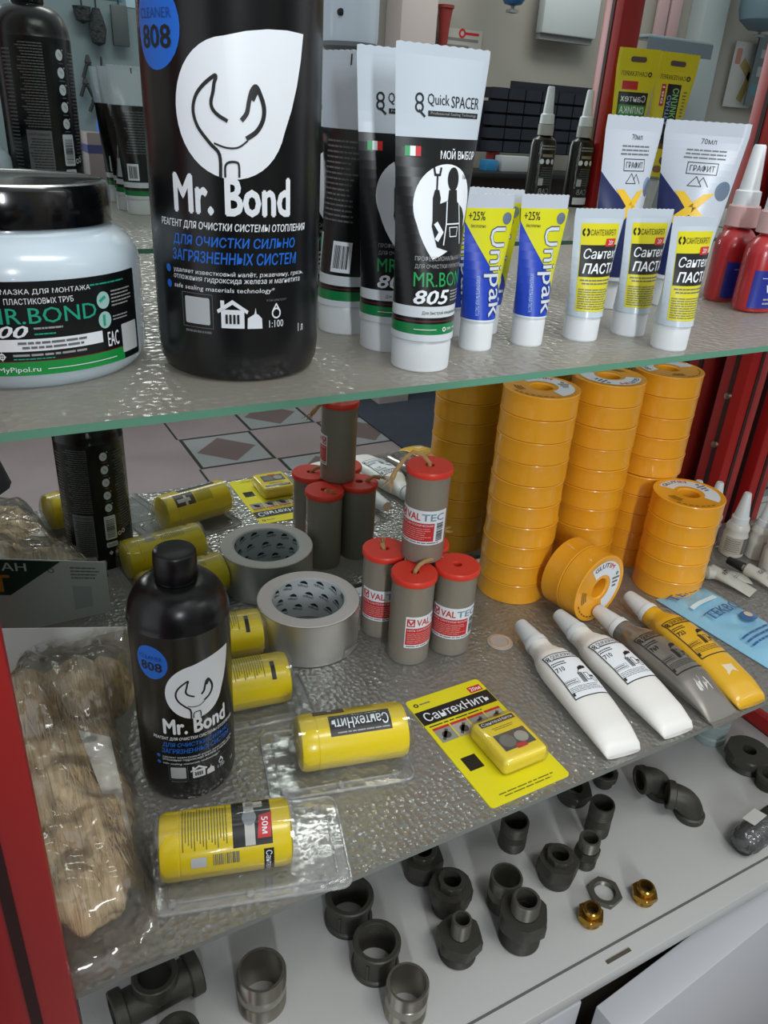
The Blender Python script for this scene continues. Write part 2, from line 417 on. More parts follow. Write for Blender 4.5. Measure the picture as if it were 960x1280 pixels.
# red cup-like holder
P = room(553, 60, 3.44)
t = thing('plastic_funnel', 'dark red plastic cone hanging on the wall beside the pillar, in the mirror', 'funnel', P)
MB().lathe([(0, 0), (.018, 0), (.026, .10), (.034, .155), (.030, .155), (.02, .09), (0, .01)], mat('dark red plastic', '#8d2f2b', .5), 20).build('cone', t)
MB().lathe([(.034, .150), (.038, .150), (.038, .162), (.030, .162)], mat('dark red plastic', '#8d2f2b', .5), 20).build('rim', t)
# water heater
P = room(404, 60, 3.15); Q = room(468, 60, 3.15); r = (Q.x-P.x)/2
t = thing('water_heater', 'white cylindrical water heater hanging on the wall, in the mirror', 'water heater', ((P.x+Q.x)/2, P.y, P.z-.005))
hw = mat('white enamel blue', '#c2cede', .25)
MB().lathe([(0, .03), (r*.97, .03), (r, .05), (r, .62), (r*.9, .70), (0, .72)], hw, 40).build('tank', t)
MB().lathe([(0, 0), (r*.8, 0), (r*.95, .015), (r*.97, .032), (0, .032)], mat('grey plastic base', '#6c7278', .5), 40).build('base_ring', t)
MB().lathe([(0, 0), (.012, 0), (.012, .01), (0, .012)], M_inkdk, 16, T(-r*.72, r*.68, .12) @ RX(-90)).build('knob', t)
# blue expansion tank
for px0, py0, yv, rr, zz, lb in ((641, 8, 3.3, .075, .0, 'round blue expansion tank above the dark bins, in the mirror'), (950, 40, 3.3, .13, .0, 'grey blue tank at the far right corner of the mirror')):
    P = room(px0, py0, yv)
    t = thing('expansion_tank', lb, 'tank', P)
    mb = mat('tank blue paint', '#2f6396', .4) if px0 < 700 else mat('tank grey blue paint', '#6f8794', .4)
    MB().lathe([(0, 0), (rr*.5, .008), (rr*.9, .05), (rr, .1), (rr, .24), (rr*.8, .3), (0, .33)], mb, 28).build('vessel', t)
    MB().box((0, 0, -.018), (.04, .04, .012), mat('grey bracket metal', '#8a8c8c', .5)).lathe([(0, -.02), (.008, -.02), (.008, .01), (0, .01)], mat('grey bracket metal', '#8a8c8c', .5), 12).build('valve', t)
# storage bins
M_bin = mat('dark navy bin plastic', '#1b1f2c', .5)
bn = [(601, 615, 128), (613, 641, 115), (640, 742, 101)]
a = room(601, 150, 3.3); b = room(742, 150, 3.3); zb = room(660, 192, 3.3).z
t = thing('bin_rack', 'stepped dark navy rack of small parts bins on a shelf, in the mirror', 'rack', ((a.x+b.x)/2, a.y, zb))
mbk = MB()
for x0, x1, yt in bn:
    p = room(x0, yt, 3.3); q = room(x1, yt, 3.3)
    mbk.box(((p.x+q.x)/2-(a.x+b.x)/2, .0, (p.z-zb)/2), (abs(q.x-p.x), .02, p.z-zb), M_bin)
mbk.build('back_panel', t)
nb = 0
for r_ in range(5):
    for c_ in range(7):
        xx = a.x+(b.x-a.x)*(c_+.5)/7-(a.x+b.x)/2; z0 = .006+r_*.054
        if c_ < 1 and r_ > 4 or z0 > .33: continue
        wv = abs(b.x-a.x)/7*.9
        k = MB().box((xx, .02, z0+.004), (wv, .08, .006), M_bin).box((xx, .058, z0+.022), (wv, .005, .044), M_bin).box((xx-wv/2, .02, z0+.022), (.004, .08, .042), M_bin).box((xx+wv/2, .02, z0+.022), (.004, .08, .042), M_bin)
        if rnd.random() < .3: k.lathe([(0, -.012), (.012, 0), (0, .012)], mat('bright fitting', '#c9c9c4', .3, metal=.8), 10, T(xx, .02, z0+.024))
        k.build('bin', t)
# counter boards under the bins with small boxes
p0 = room(590, 212, 3.25); p1 = room(760, 212, 3.25)
t = thing('wall_shelf', 'black shelf board below the bin rack, in the mirror', 'shelf', ((p0.x+p1.x)/2, p0.y, p0.z))
MB().box((0, 0, -.012), (1.1, .3, .024), mat('black shelf board', '#17181a', .5), .003).build('board', t)
MB().box((0, -.12, -.28), (1.1, .02, .5), mat('brown board', '#4b3a33', .6), .003).build('back_board', t)
for x0, x1, y0, cc, lb, wd in ((603, 617, 199, '#2f7fb4', 'small blue box on the black shelf, in the mirror', 'box'), (610, 618, 190, '#b83a32', 'small red box behind the blue one, in the mirror', 'box'), (622, 655, 194, '#b9bcc0', 'white grey carton on the black shelf, in the mirror', 'box')):
    p = room(x0, 211, 3.22 if y0 != 190 else 3.3); q = room(x1, 211, 3.22 if y0 != 190 else 3.3); zt = room(x0, y0, 3.22).z
    o = MB().box((0, 0, (zt-p0.z)/2), (abs(q.x-p.x), .06, zt-p0.z), mat('box '+cc, cc, .5), .003).build('carton', None, ((p.x+q.x)/2, p.y, p0.z)); tag(o, lb, wd)
# pegboard with hanging tools
a = room(-40, 60, 3.2); b = room(215, 60, 3.2)
t = thing('pegboard', 'pale blue grey tool board behind the black bottle, in the mirror', 'board', ((a.x+b.x)/2, a.y, .75))
MB().box((0, -.012, .65), (abs(b.x-a.x), .02, 1.3), mat('blue grey board paint', '#7d9095', .6, vary=.06, vscale=5)).build('board', t)
wart(t, 'sign', rect(-.17, .885, -.02, .98), mat('teal sign', '#1b8aa0', .5)); wart(t, 'notice', rect(-.31, .87, -.18, .96), mat('light blue sign', '#a9c6d8', .5))
M_tool = mat('dark tool steel', '#2c2f31', .5)
def tool(px, py, kind, L, lab):
    P = room(px, py, 3.17); t = thing('hanging_tool', lab, 'tool', P, group='tools on the pegboard')
    if kind == 'brush':
        MB().lathe([(0, 0), (.022, .01), (.03, .05), (.02, L*.8), (.012, L), (0, L)], mat('dark bristle', '#34393b', .9, bump=(1, .02), vscale=60), 14).build('head', t); MB().tube([(0, 0, L), (0, 0, L+.05)], .003, M_tool).build('hook', t)
    elif kind == 'plier':
        MB().tube([(-.02, 0, 0), (-.006, 0, L*.55), (.004, 0, L*.7), (.002, 0, L)], [.006, .006, .009, .003], M_tool).build('jaw', t); MB().tube([(.02, 0, 0), (.006, 0, L*.55), (-.004, 0, L*.7), (-.002, 0, L)], [.006, .006, .009, .003], M_tool).build('jaw', t)
    elif kind == 'box':
        MB().box((0, 0, L/2), (.055, .02, L), mat('dim steel', '#4d5558', .5), .004).build('holder', t); MB().tube([(0, 0, L), (0, 0, L+.1)], .003, M_tool).build('hook', t)
    else:
        MB().tube([(0, 0, 0), (.004, 0, L*.5)], [.012, .010], M_tool).build('handle', t); MB().tube([(.004, 0, L*.5), (.005, 0, L)], [.005, .003], M_tool).build('blade', t)
for px, py, k, L, lb in ((104, 30, 'brush', .05, 'small dark brush head at the left of the tool board, in the mirror'), (124, 58, 'brush', .11, 'larger dark brush on the tool board, in the mirror'), (152, 58, 'box', .12, 'dim rectangular tool holder at the right of the tool board, in the mirror'),
                         (112, 98, 'plier', .07, 'thin pliers on the tool board, in the mirror'), (127, 100, 'driver', .07, 'short black screwdriver on the tool board, in the mirror'), (109, 121, 'plier', .06, 'small pliers low on the tool board, in the mirror'), (127, 126, 'driver', .05, 'thin spike hanging low on the tool board, in the mirror'), (120, 140, 'plier', .05, 'open pliers just above the blue cap, in the mirror')):
    tool(px, py, k, L, lb)
# blue cap and cartons on a stand
P = room(143, 166, 3.02); q = room(122, 166, 3.02); r = abs(P.x-q.x)
t = thing('carton_box', 'grey brown carton with a dark stripe under the blue cap, in the mirror', 'box', (P.x+.02, P.y-.02, room(140, 245, 3.02).z))
hb = P.z-room(140, 245, 3.02).z
MB().box((0, 0, hb/2), (.24, .14, hb), mat('grey brown card', '#6f6666', .7), .003).build('body', t)
MB().box((0, .0, hb-.05), (.242, .142, .025), mat('dark blue stripe', '#2b2f5c', .6)).build('stripe', t)
MB().box((.03, .071, hb*.35), (.07, .001, .03), mat('dull red print', '#8d3540', .6)).build('mark', t)
tag(MB().lathe([(0, 0), (r, 0), (r*1.02, .02), (r*.9, .06), (r*.6, .095), (0, .108)], mat('blue plastic helmet', '#2c5fb0', .45), 24).build('safety_helmet', None, (P.x, P.y, P.z)), 'blue dome shaped cap on a carton left of the tubes, in the mirror', 'cap')
stz = room(140, 245, 3.02).z
t = thing('wall_shelf', 'dark wall shelf board carrying the carton with the blue cap, in the mirror', 'shelf', (P.x+.02, P.y-.06, stz))
MB().box((0, 0, -.01), (.34, .26, .02), mat('dark board', '#3a3838', .6), .004).build('board', t)
for sx in (-1, 1): MB().box((sx*.12, -.07, -.05), (.015, .10, .08), M_inkdk, .003).build('bracket', t)
# right hand side of the mirror: pink panels, glass shelf, prints
for x0, x1, lb in ((824, 837, 'left pale pink strip panel at the upper right of the mirror'), (840, 853, 'right pale pink strip panel at the upper right of the mirror')):
    wallbox('wall_panel', lb, 'panel', x0, -40, x1, 60, 3.46, .02, mat('pale pink board', '#c2a3a4', .6))
a = room(796, 45, 3.2); b = room(878, 45, 3.2)
t = thing('wall_shelf', 'clear glass shelf in front of the pink panels, in the mirror', 'shelf', ((a.x+b.x)/2, a.y, a.z))
MB().box((0, 0, 0), (abs(b.x-a.x), .16, .012), mat('blue glass edge', '#8a9aa2', .2), .002).build('glass', t); MB().box((0, .08, -.035), (abs(b.x-a.x), .006, .06), mat('grey blue profile', '#5e6b76', .5)).build('rail', t)
t, W, Hh = wallbox('wall_poster', 'white advertising poster with an orange pipe picture, in the mirror', 'poster', 912, 52, 946, 135, 3.48, .004, mat('poster white', '#b5b7b4', .5), bev=0)
wart(t, 'picture', join(rrect(W*.22, Hh*.66, W*.42, Hh*.9, .01), ), mat('poster salmon', '#b07468', .5)); wart(t, 'pipe', stroke([(W*.1, Hh*.68), (-W*.25, Hh*.5), (-W*.05, Hh*.15)], .05), mat('poster ochre', '#9a8a55', .5))
t, W, Hh = wallbox('wall_poster', 'dark grey advertising panel at the right edge of the mirror', 'poster', 940, 46, 1010, 136, 3.44, .01, mat('poster dark', '#4b5558', .4), bev=0)
wart(t, 'print', join(rect(-W*.1, Hh*.68, W*.42, Hh*.8), rect(-W*.1, Hh*.42, W*.42, Hh*.56)), mat('poster grey', '#8c9494', .5)); wart(t, 'stripe', rect(-W*.1, Hh*.15, W*.46, Hh*.32), mat('poster teal', '#2f6e72', .5))
# dark furniture low in the mirror
t = thing('storage_cabinet', 'dark teal cabinet standing on the shop floor, in the mirror behind the roll stacks', 'cabinet', (3.35, -1.0, 0))
MB().box((0, 0, .36), (1.3, .6, .64), mat('dark teal board', '#22333a', .4), .006).build('body', t); MB().box((0, .302, .45), (.5, .006, .25), mat('teal panel', '#1f5d68', .4), .004).build('door', t)
MB().box((0, .0, .69), (1.34, .64, .025), mat('dark grey board', '#41474a', .5), .004).build('top', t); MB().box((0, 0, .02), (1.2, .5, .04), M_inkdk).build('plinth', t)
tag(MB().box((0, 0, .004), (1.2, 1.5, .008), mat('dark blue mat', '#353b49', .8, vary=.2, vscale=12), .003).build('floor_mat', None, (2.3, -1.75, 0)), 'dark blue floor mat on the tiles, in the mirror', 'mat')

# ------------------------------------------------------------------ display cabinets
M_redp = mat('red powder coat', '#9c1a18', .38)
M_redd = mat('dark groove', '#2a0808', .6)
M_mirror = mat('mirror silver', '#d8dedb', .0, metal=1.)
M_lam = mat('white laminate', '#adaeac', .38, vary=.03, vscale=6)
M_lamb = mat('white edge band', '#adb0b4', .4)
M_gap = mat('dark inside', '#4b453a', .7)
M_steel = mat('bright screw steel', '#b9b8b4', .3, metal=1.)
def cabinet(x0, x1, label, wideleft=False):
    ox, oy = (x0+x1)/2, .5
    t = thing('display_cabinet', label, 'display cabinet', (ox, oy, 0), group='red framed display cabinets')
    L = (-ox, -oy, 0)
    def post(xa, xb, ya, yb):
        p = MB().box(((xa+xb)/2, (ya+yb)/2, 1.1), (xb-xa, yb-ya, 2.2), M_redp, .003); p.box(((xa+xb)/2, ya-.0002, 1.1), (.006, .002, 2.19), M_redd); p.box((xa-.0002, (ya+yb)/2, 1.1), (.002, .006, 2.19), M_redd)
        return p.build('post', t, L)
    if wideleft: post(x0-.0445, x0, .325, .365)
    post(x1-.041, x1, .325, .365); post(x0-.06 if wideleft else x0, x0-.02 if wideleft else x0+.04, .632, .672)
    pp = post(x1-.055, x1-.015, .632, .672)
    for px, zz in ((x1-.0555, .97), (x1-.0555, 1.04)):
        MB().lathe([(0, 0), (.005, 0), (.004, .004), (0, .005)], M_steel, 12, T(px, .652, zz) @ RY(-90)).build('screw', pp)
    MB().box((ox, YM+.0035, 1.15), (x1-x0+.12 if wideleft else x1-x0, .007, 1.9), M_mirror).build('mirror_panel', t, L)
    MB().box((ox, (YB+YM)/2, ZB-.01), (x1-x0-.0, YM-YB, .02), M_lam, .0015).build('base_board', t, L)
    MB().box((ox, .3325, ZB-.0003), (x1-x0-.05, .0028, .001), mat('seam shadow gap', '#5b5b5a', .7)).build('track_groove', t, L)
    MB().box((ox, .34+.16, (ZB-.02+.08)/2), (x1-x0-.01, .32, ZB-.02-.08), M_gap).build('carcass', t, L)
    MB().box((ox, .36+.15, .04), (x1-x0-.04, .30, .08), M_inkdk).build('plinth', t, L)
    return t, L, ox, oy
t, L, ox, oy = cabinet(-.004, .955, 'red framed glass and mirror display cabinet in front', True)
s0 = at(761, 1207, ZB); s1 = at(792, 1192, ZB)
MB().box(((s0.x+s1.x)/2, .3195, ZB+.0002), (s1.x-s0.x, .004, .0012), M_gap).build('lock_slot', t, L)
dl = at(748, 1262, ZB-.022)
ld = MB().box(((-.0+dl.x-.008)/2, .318, .3), (dl.x-.008, .018, .48), M_lamb, .002).build('door', t, L)
dr = MB().box((-(.95-dl.x)/2, -.019, .3), (.95-dl.x, .038, .48), M_lamb, .002).build('drawer_front', t, (.95-ox, .340-oy, 0), rz=deg(4.8))
MB().box((.963, .5, ZB+.012), (.016, .25, .024), M_redp, .002).build('bottom_rail', t, L)
t2, L2, ox2, oy2 = cabinet(.975, 1.95, 'next red framed display cabinet to the right of the mirror post')
MB().box((ox2, .318, .3), (.97, .018, .48), M_lamb, .002).build('door', t2, L2)

M_gup = frosted('frosted upper shelf glass', '#b9b6aa', see=.75, gloss=.5, rough=.28, cell=200, strength=.5)
M_glo = frosted('embossed lower shelf glass', '#94928a', see=.25, gloss=.6, rough=.20, cell=190, strength=.6)
M_edge = mat('green glass edge', '#5c8f78', .25)
M_edge2 = mat('grey glass edge', '#6f746e', .3)
M_under = clear('glass underside', .04, gloss=.3)
def shelf_thing(pts, z, th, m, me, label):
    cx = sum(p[0] for p in pts)/len(pts); cy = sum(p[1] for p in pts)/len(pts)
    k = [(x-cx, y-cy) for x, y in pts]; n = len(k); s = MB()
    s.add([p+(0,) for p in k], [tuple(range(n))], m); s.add([p+(-th,) for p in k], [tuple(range(n))[::-1]], M_under)
    for i in range(n):
        j = (i+1) % n; s.add([k[i]+(0,), k[j]+(0,), k[j]+(-th,), k[i]+(-th,)], [(0, 1, 2, 3)], me)
    return tag(s.build('glass_shelf', None, (cx, cy, z), flat=True), label, 'shelf')
def outline(y0): return [(-.0035, y0), (.912, y0), (.912, .367), (.952, .367), (.952, .63), (.898, .63), (.898, .668), (-.0035, .668), (-.0035, .628), (-.05, .628), (-.05, .368), (-.0035, .368)]
shelf_thing(outline(YU), ZU, .0036, M_gup, M_edge, 'upper frosted glass shelf with green front edge holding the standing tubes and jar')
shelf_thing(outline(YLF), ZL, .005, M_glo, M_edge2, 'grey embossed glass shelf below, holding the roll stacks and yellow packs')
nxt = [(.968, .37), (1.9, .37), (1.9, .62), (.968, .62)]
shelf_thing(nxt, ZU, .0036, M_gup, M_edge, 'upper glass shelf of the next cabinet at the right')
shelf_thing(nxt, ZL, .005, M_glo, M_edge2, 'lower glass shelf of the next cabinet at the right')

# ------------------------------------------------------------------ black reagent bottles
def bottle808(label, loc, rz):
    r = .0376
    t = thing('reagent_bottle', label, 'bottle', loc, rz, 'black reagent bottles')
    b = MB(); prof = [(0, .003), (r*.78, .0015), (r*.86, 0), (r*.93, .0015), (r*.98, .006), (r, .013), (r, .160), (r*1.004, .1605), (r*.997, .161)]
    for i in range(1, 11):
        a = PI/2*i/10; prof.append((.0148+(r*.995-.0148)*math.cos(a)**.9 if i < 10 else .0148, .161+.028*math.sin(a)))
    prof += [(.0145, .1905), (0, .1905)]
    b.lathe(prof, M_blackbot, 56); b.build('body', t)
    c = MB(); n = 72; R_ = []
    for z, k in ((.190, .0150), (.191, .0154), (.2105, .0152), (.2122, .0146), (.2128, .0136)):
        R_.append([((k+(.0004 if (i % 2 and .1905 < z < .2115) else 0))*math.cos(2*PI*i/n), (k+(.0004 if (i % 2 and .1905 < z < .2115) else 0))*math.sin(2*PI*i/n), z) for i in range(n)])
    c.loft(R_, M_blackcap); c.build('cap', t)
    A = MB(); mp = m_cyl(r); D = .004; q_ = r/.041
    def a(g, m, o=.00012): A.art(([(x*q_, y) for x, y in g[0]], g[1]), mp, m, o, du=D)
    a(disc(-.0365, .1375, .0142, .0148), M_blue); a(text('CLEANER', -.0470, .1400, -.0262, .1434, .03), mat('navy on blue', '#123f83', .45), .0003); a(text('808', -.0462, .1300, -.0268, .1380, .05), M_inkdk, .0003)
    a(drop(-.0015, .1105, .0248, .0330, .1385), M_ink)
    # open-ended spanner in line art
    def st(p, w): a(stroke(smooth(p, 5), w), M_inkdk, .0003)
    st([(-.0068, .0865), (-.0070, .0945), (-.0110, .0985), (-.0160, .1040), (-.0178, .1095), (-.0165, .1145), (-.0130, .1185), (-.0082, .1218), (-.0075, .1212), (-.0082, .1195), (-.0088, .1165), (-.0098, .1130), (-.0092, .1105), (-.0070, .1085), (-.0035, .1068)], .0014)
    st([(.0030, .1075), (.0050, .1100), (.0060, .1140), (.0072, .1175), (.0090, .1190), (.0108, .1165), (.0124, .1120), (.0118, .1075), (.0090, .1035), (.0050, .1010)], .0018)
    st([(-.0090, .0985), (-.0040, .0972), (.0010, .0975), (.0050, .1000)], .0007); st([(-.0048, .0866), (-.0046, .0905), (-.0028, .0920), (.0004, .0920), (.0012, .0905), (.0012, .0868)], .0009)
    st([(.0075, .1150), (.0092, .1180)], .0022)
    a(text('Mr. Bond', -.0305, .0715, .0255, .0868, .08), M_ink)
    a(text('РЕАГЕНТ ДЛЯ ОЧИСТКИ СИСТЕМЫ ОТОПЛЕНИЯ', -.0405, .0652, .0355, .0688, .04, .15), M_ink)
    a(text('ДЛЯ ОЧИСТКИ СИЛЬНО', -.0325, .0583, .0285, .0632, .045, .15), M_blue); a(text('ЗАГРЯЗНЕННЫХ СИСТЕМ', -.0335, .0523, .0295, .0572, .045, .15), M_blue)
    for v in (.0482, .0416): a(disc(-.0372, v, .0017), M_blue)
    a(text('удаляет известковый налёт, ржавчину, грязь,', -.0335, .0470, .0345, .0494, .03, .1), M_ink); a(text('отложения гидроксида железа и магнетита', -.0335, .0440, .0320, .0464, .03, .1), M_ink); a(text('safe sealing materials technology*', -.0335, .0402, .0170, .0428, .03, .1), M_ink)
    a(rrect(-.0272, .0262, -.0142, .0378, .0008), M_qr); a(frame(-.0288, .0246, -.0126, .0394, .00025), M_inkdkg)
    a(join(rect(-.0088, .0255, .0020, .0335), poly((-.0108, .0332), (-.0034, .0378), (.0040, .0332), (.0034, .0318), (-.0034, .0358), (-.0102, .0318)), rect(-.0090, .034, -.0072, .0374), poly((.0034, .0254), (.0106, .0254), (.0104, .0298), (.0086, .0316), (.0078, .0318), (.0074, .0345), (.0068, .0318), (.0036, .0300))), M_ink)
    a(join(*[rect(-.0068+i*.0018, .0275, -.0057+i*.0018, .0315) for i in range(4)]), M_inkdk, .0003)
    a(join(*[(move(annulus(0, 0, .0017, .0024), .0178, .0318)), stroke([(.0158, .0326), (.0178, .0358), (.0198, .0326)], .0007)]), M_ink); a(text('1:100', .0140, .0256, .0216, .0288, .03), M_ink); a(text('концентрат', .0128, .0368, .0235, .0380, .01), M_inkdkg)
    a(text('1 л', .0312, .0222, .0348, .0258, .02), M_ink); a(lines(-.0275, .0222, -.0130, .0236, 1, .7, 3), M_inkdkg)
    A.build('front_label', t)
    B = MB(); mb = m_cyl(r, 0, PI)
    def b_(g, m, o=.00012): B.art(([(x*q_, y) for x, y in g[0]], g[1]), mb, m, o, du=D)
    b_(lines(.0085, .078, .037, .156, 30, .42, 5), M_inkdkg); b_(rect(.0090, .020, .036, .0760), mat('grey panel print', '#74777a', .5)); b_(lines(.0105, .0225, .0345, .0690, 17, .4, 9), M_inkdk, .0003); b_(text('Напрямую от Mr Bond', .011, .0702, .0340, .0738, .03), M_inkdk, .0003)
    for i, v in enumerate((.146, .130, .1145, .0985, .083)): b_(disc(-.0105, v, .0046, .0050), M_ink); b_(stroke([(-.0125, v-.0012), (-.0095, v+.0016)], .0006), M_inkdkg, .0003); b_(disc(-.0155, v+.0045, .0007), M_ink); b_(lines(-.0145, v-.0085, -.007, v-.0062, 1, .5, i), M_inkdkg)
    b_(rrect(-.0175, .0425, -.0030, .0730, .0015), M_ink); b_(bars(-.0155, .0450, -.005, .0690, 15, 4, False), M_inkdk, .0003); b_(rrect(-.0175, .0325, -.0030, .0390, .0015), M_ink); b_(text('1000 мл', -.0155, .0343, -.005, .0372, .02), M_inkdk, .0003)
    b_(lines(-.042, .05, -.0215, .150, 30, .35, 17), M_inkdkg); b_(lines(.044, .030, .0555, .150, 34, .4, 21), M_inkdkg)
    b_(join(move(annulus(0, 0, .0016, .0026), -.0215, .0470), move(annulus(0, 0, .0016, .0026), -.0275, .0480)), M_ink); b_(join(poly((-.0045, .0250), (-.0075, .0280), (-.0105, .0250), (-.0075, .0220)), poly((-.0125, .0250), (-.0155, .0280), (-.0185, .0250), (-.0155, .0220))), M_ink)
    B.build('back_label', t)
    return t
bottle808('large black reagent bottle with white drop and spanner logo, on the upper shelf', (.1222, .3622, ZU), deg(-18))
bottle808('black reagent bottle with ribbed cap standing on the lower embossed shelf', (.1128, .4915, ZL), deg(2))

# ------------------------------------------------------------------ white jar with black lid
t = thing('grease_jar', 'white plastic jar with black lid at the left end of the upper shelf', 'jar', (.0302, .3964, ZU), deg(-15))
r = .0535
MB().lathe([(0, .002), (r*.80, .001), (r*.88, 0), (r*.95, .003), (r*.99, .007), (r, .011), (r, .045), (r*.985, .0505), (r*.93, .0555), (r*.85, .0590), (.0425, .0605), (.0415, .0625), (.0415, .066), (0, .066)], mat('white jar plastic', '#c9dbe6', .22, coat=.2), 64).build('body', t)
MB().lathe([(.0420, .0628), (.0432, .0632), (.0434, .0640), (.0428, .0772), (.0418, .0790), (.0400, .0796), (.039, .0790), (0, .0790), ], M_blackgloss, 72).build('lid', t)
A = MB(); mp = m_cyl(r, 0, 0)
def a(g, m, o=.00012): A.art(g, mp, m, o, du=.004)
a(rrect(-.062, .0075, .0665, .0455, .001), M_blacklab); a(rect(-.062, .0075, .0535, .0132), mat('jar green print', '#0b8a3b', .35), .0003); a(rect(-.062, .0132, .0535, .0137), M_dkred, .0003)
def a2(g, m, o=.0003): a(([((x-.0268)*.83+.0395, y) for x, y in g[0]], g[1]), m, o)
a2(text('КРЕМ-СМАЗКА ДЛЯ МОНТАЖА', -.0320, .0402, .0245, .0426, .02), M_ink, .0003); a2(text('ПЛАСТИКОВЫХ ТРУБ', -.0170, .0366, .0150, .0390, .02), M_ink, .0003)
a2(text('Mr.Bond'.upper(), -.0265, .0288, .0268, .0352, .012), M_teal, .0003); a2(text('900', -.0285, .0232, -.0080, .0282, .05, .3), M_ink, .0003); a2(lines(-.0055, .0262, .0118, .0275, 1, .6, 2), M_inkgrey, .0003); a2(lines(-.0055, .0240, .0060, .0250, 1, .6, 5), M_teal, .0003)
a2(rect(-.0245, .0176, .0290, .0226), M_ink, .0003); a2(lines(-.0140, .0182, .0200, .0220, 2, .5, 4, True), M_inkdkg, .0005)
a2(join(annulus(-.0215, .0156, .0009, .0014), rect(-.0234, .01545, -.0196, .01575), rect(-.02165, .0137, -.02135, .0175)), M_ink, .0003); a2(lines(-.0165, .0152, .0265, .0168, 1, .55, 6), M_inkgrey, .0003); a2(lines(-.0165, .0140, .0040, .0148, 1, .6, 7), M_teal, .0003)
a(rect(-.020, .0098, -.0045, .0101), M_ink, .0005); a(rect(.016, .0098, .048, .0101), M_ink, .0005); a(text('MyPipol.ru', -.0028, .0084, .0132, .0112, .02), M_ink, .0005)
a(disc(.0435, .0352, .0034, .0036), mat('pale teal disc', '#9fc9c6', .4), .0003); a(disc(.0435, .0268, .0034, .0036), mat('pale teal disc', '#9fc9c6', .4), .0003); a(stroke([(.0418, .0352), (.0442, .0365)], .0012), M_teal, .0005); a(stroke([(.043, .0248), (.043, .0288)], .0012), M_teal, .0005)
a(lines(.0480, .0315, .0620, .0390, 5, .4, 8), M_inkgrey, .0003); a(lines(.0480, .0255, .0590, .0282, 2, .4, 9), M_inkgrey, .0003); a(lines(.0375, .0415, .0590, .0428, 1, .5, 9), M_teal, .0003)
a(text('EAC', .0440, .0150, .0505, .0214, .03), M_ink, .0003); a(rrect(.0525, .0105, .0640, .0232, .0006), M_qr, .0005)
A.build('label', t)

# ------------------------------------------------------------------ squeezed tubes standing on their caps
def tube_body(mb, r, L, cap, seal, bands, nside=22):
    vs = sorted(set([cap]+[b for x in bands for b in x[:2]]+[L-seal, L]))
    fine = []
    for p, q in zip(vs, vs[1:]):
        k = max(1, int((q-p)/.004)); fine += [p+(q-p)*i/k for i in range(k)]
    fine.append(L)
    fr, bk = m_tube(r, L, cap, seal), m_tube(r, L, cap, seal, True)
    us = [-PI*r/2+PI*r*i/nside for i in range(nside+1)]
    rings = []
    for v in fine:
        top = abs(v-L) < 1e-9; ring = [fr(u, v, 0) for u in us[:-1]]+[bk(u, v, 0) for u in us[:-1]]
        if top: ring = [(x, y, z+(.0004 if i % 2 else 0)) for i, (x, y, z) in enumerate(ring)]
        rings.append(ring)
    for i in range(len(fine)-1):
        m = next((b[2] for b in bands if b[0]-1e-9 <= fine[i] < b[1]-1e-9), M_white)
        mb.loft([rings[i], rings[i+1]], m, cap=False)
    n = len(rings[0]); mb.add(rings[0], [tuple(range(n))[::-1]], M_white); mb.add(rings[-1], [tuple(range(n))], M_white)
def tube_cap(t, r, h, m=None):
    MB().lathe([(0, 0), (r*.94, 0), (r*.985, .0006), (r*.99, .0012), (r, h*.86), (r*.985, h*.9), (r*.96, h), (0, h)], m or M_whitecap, 32).build('cap', t)
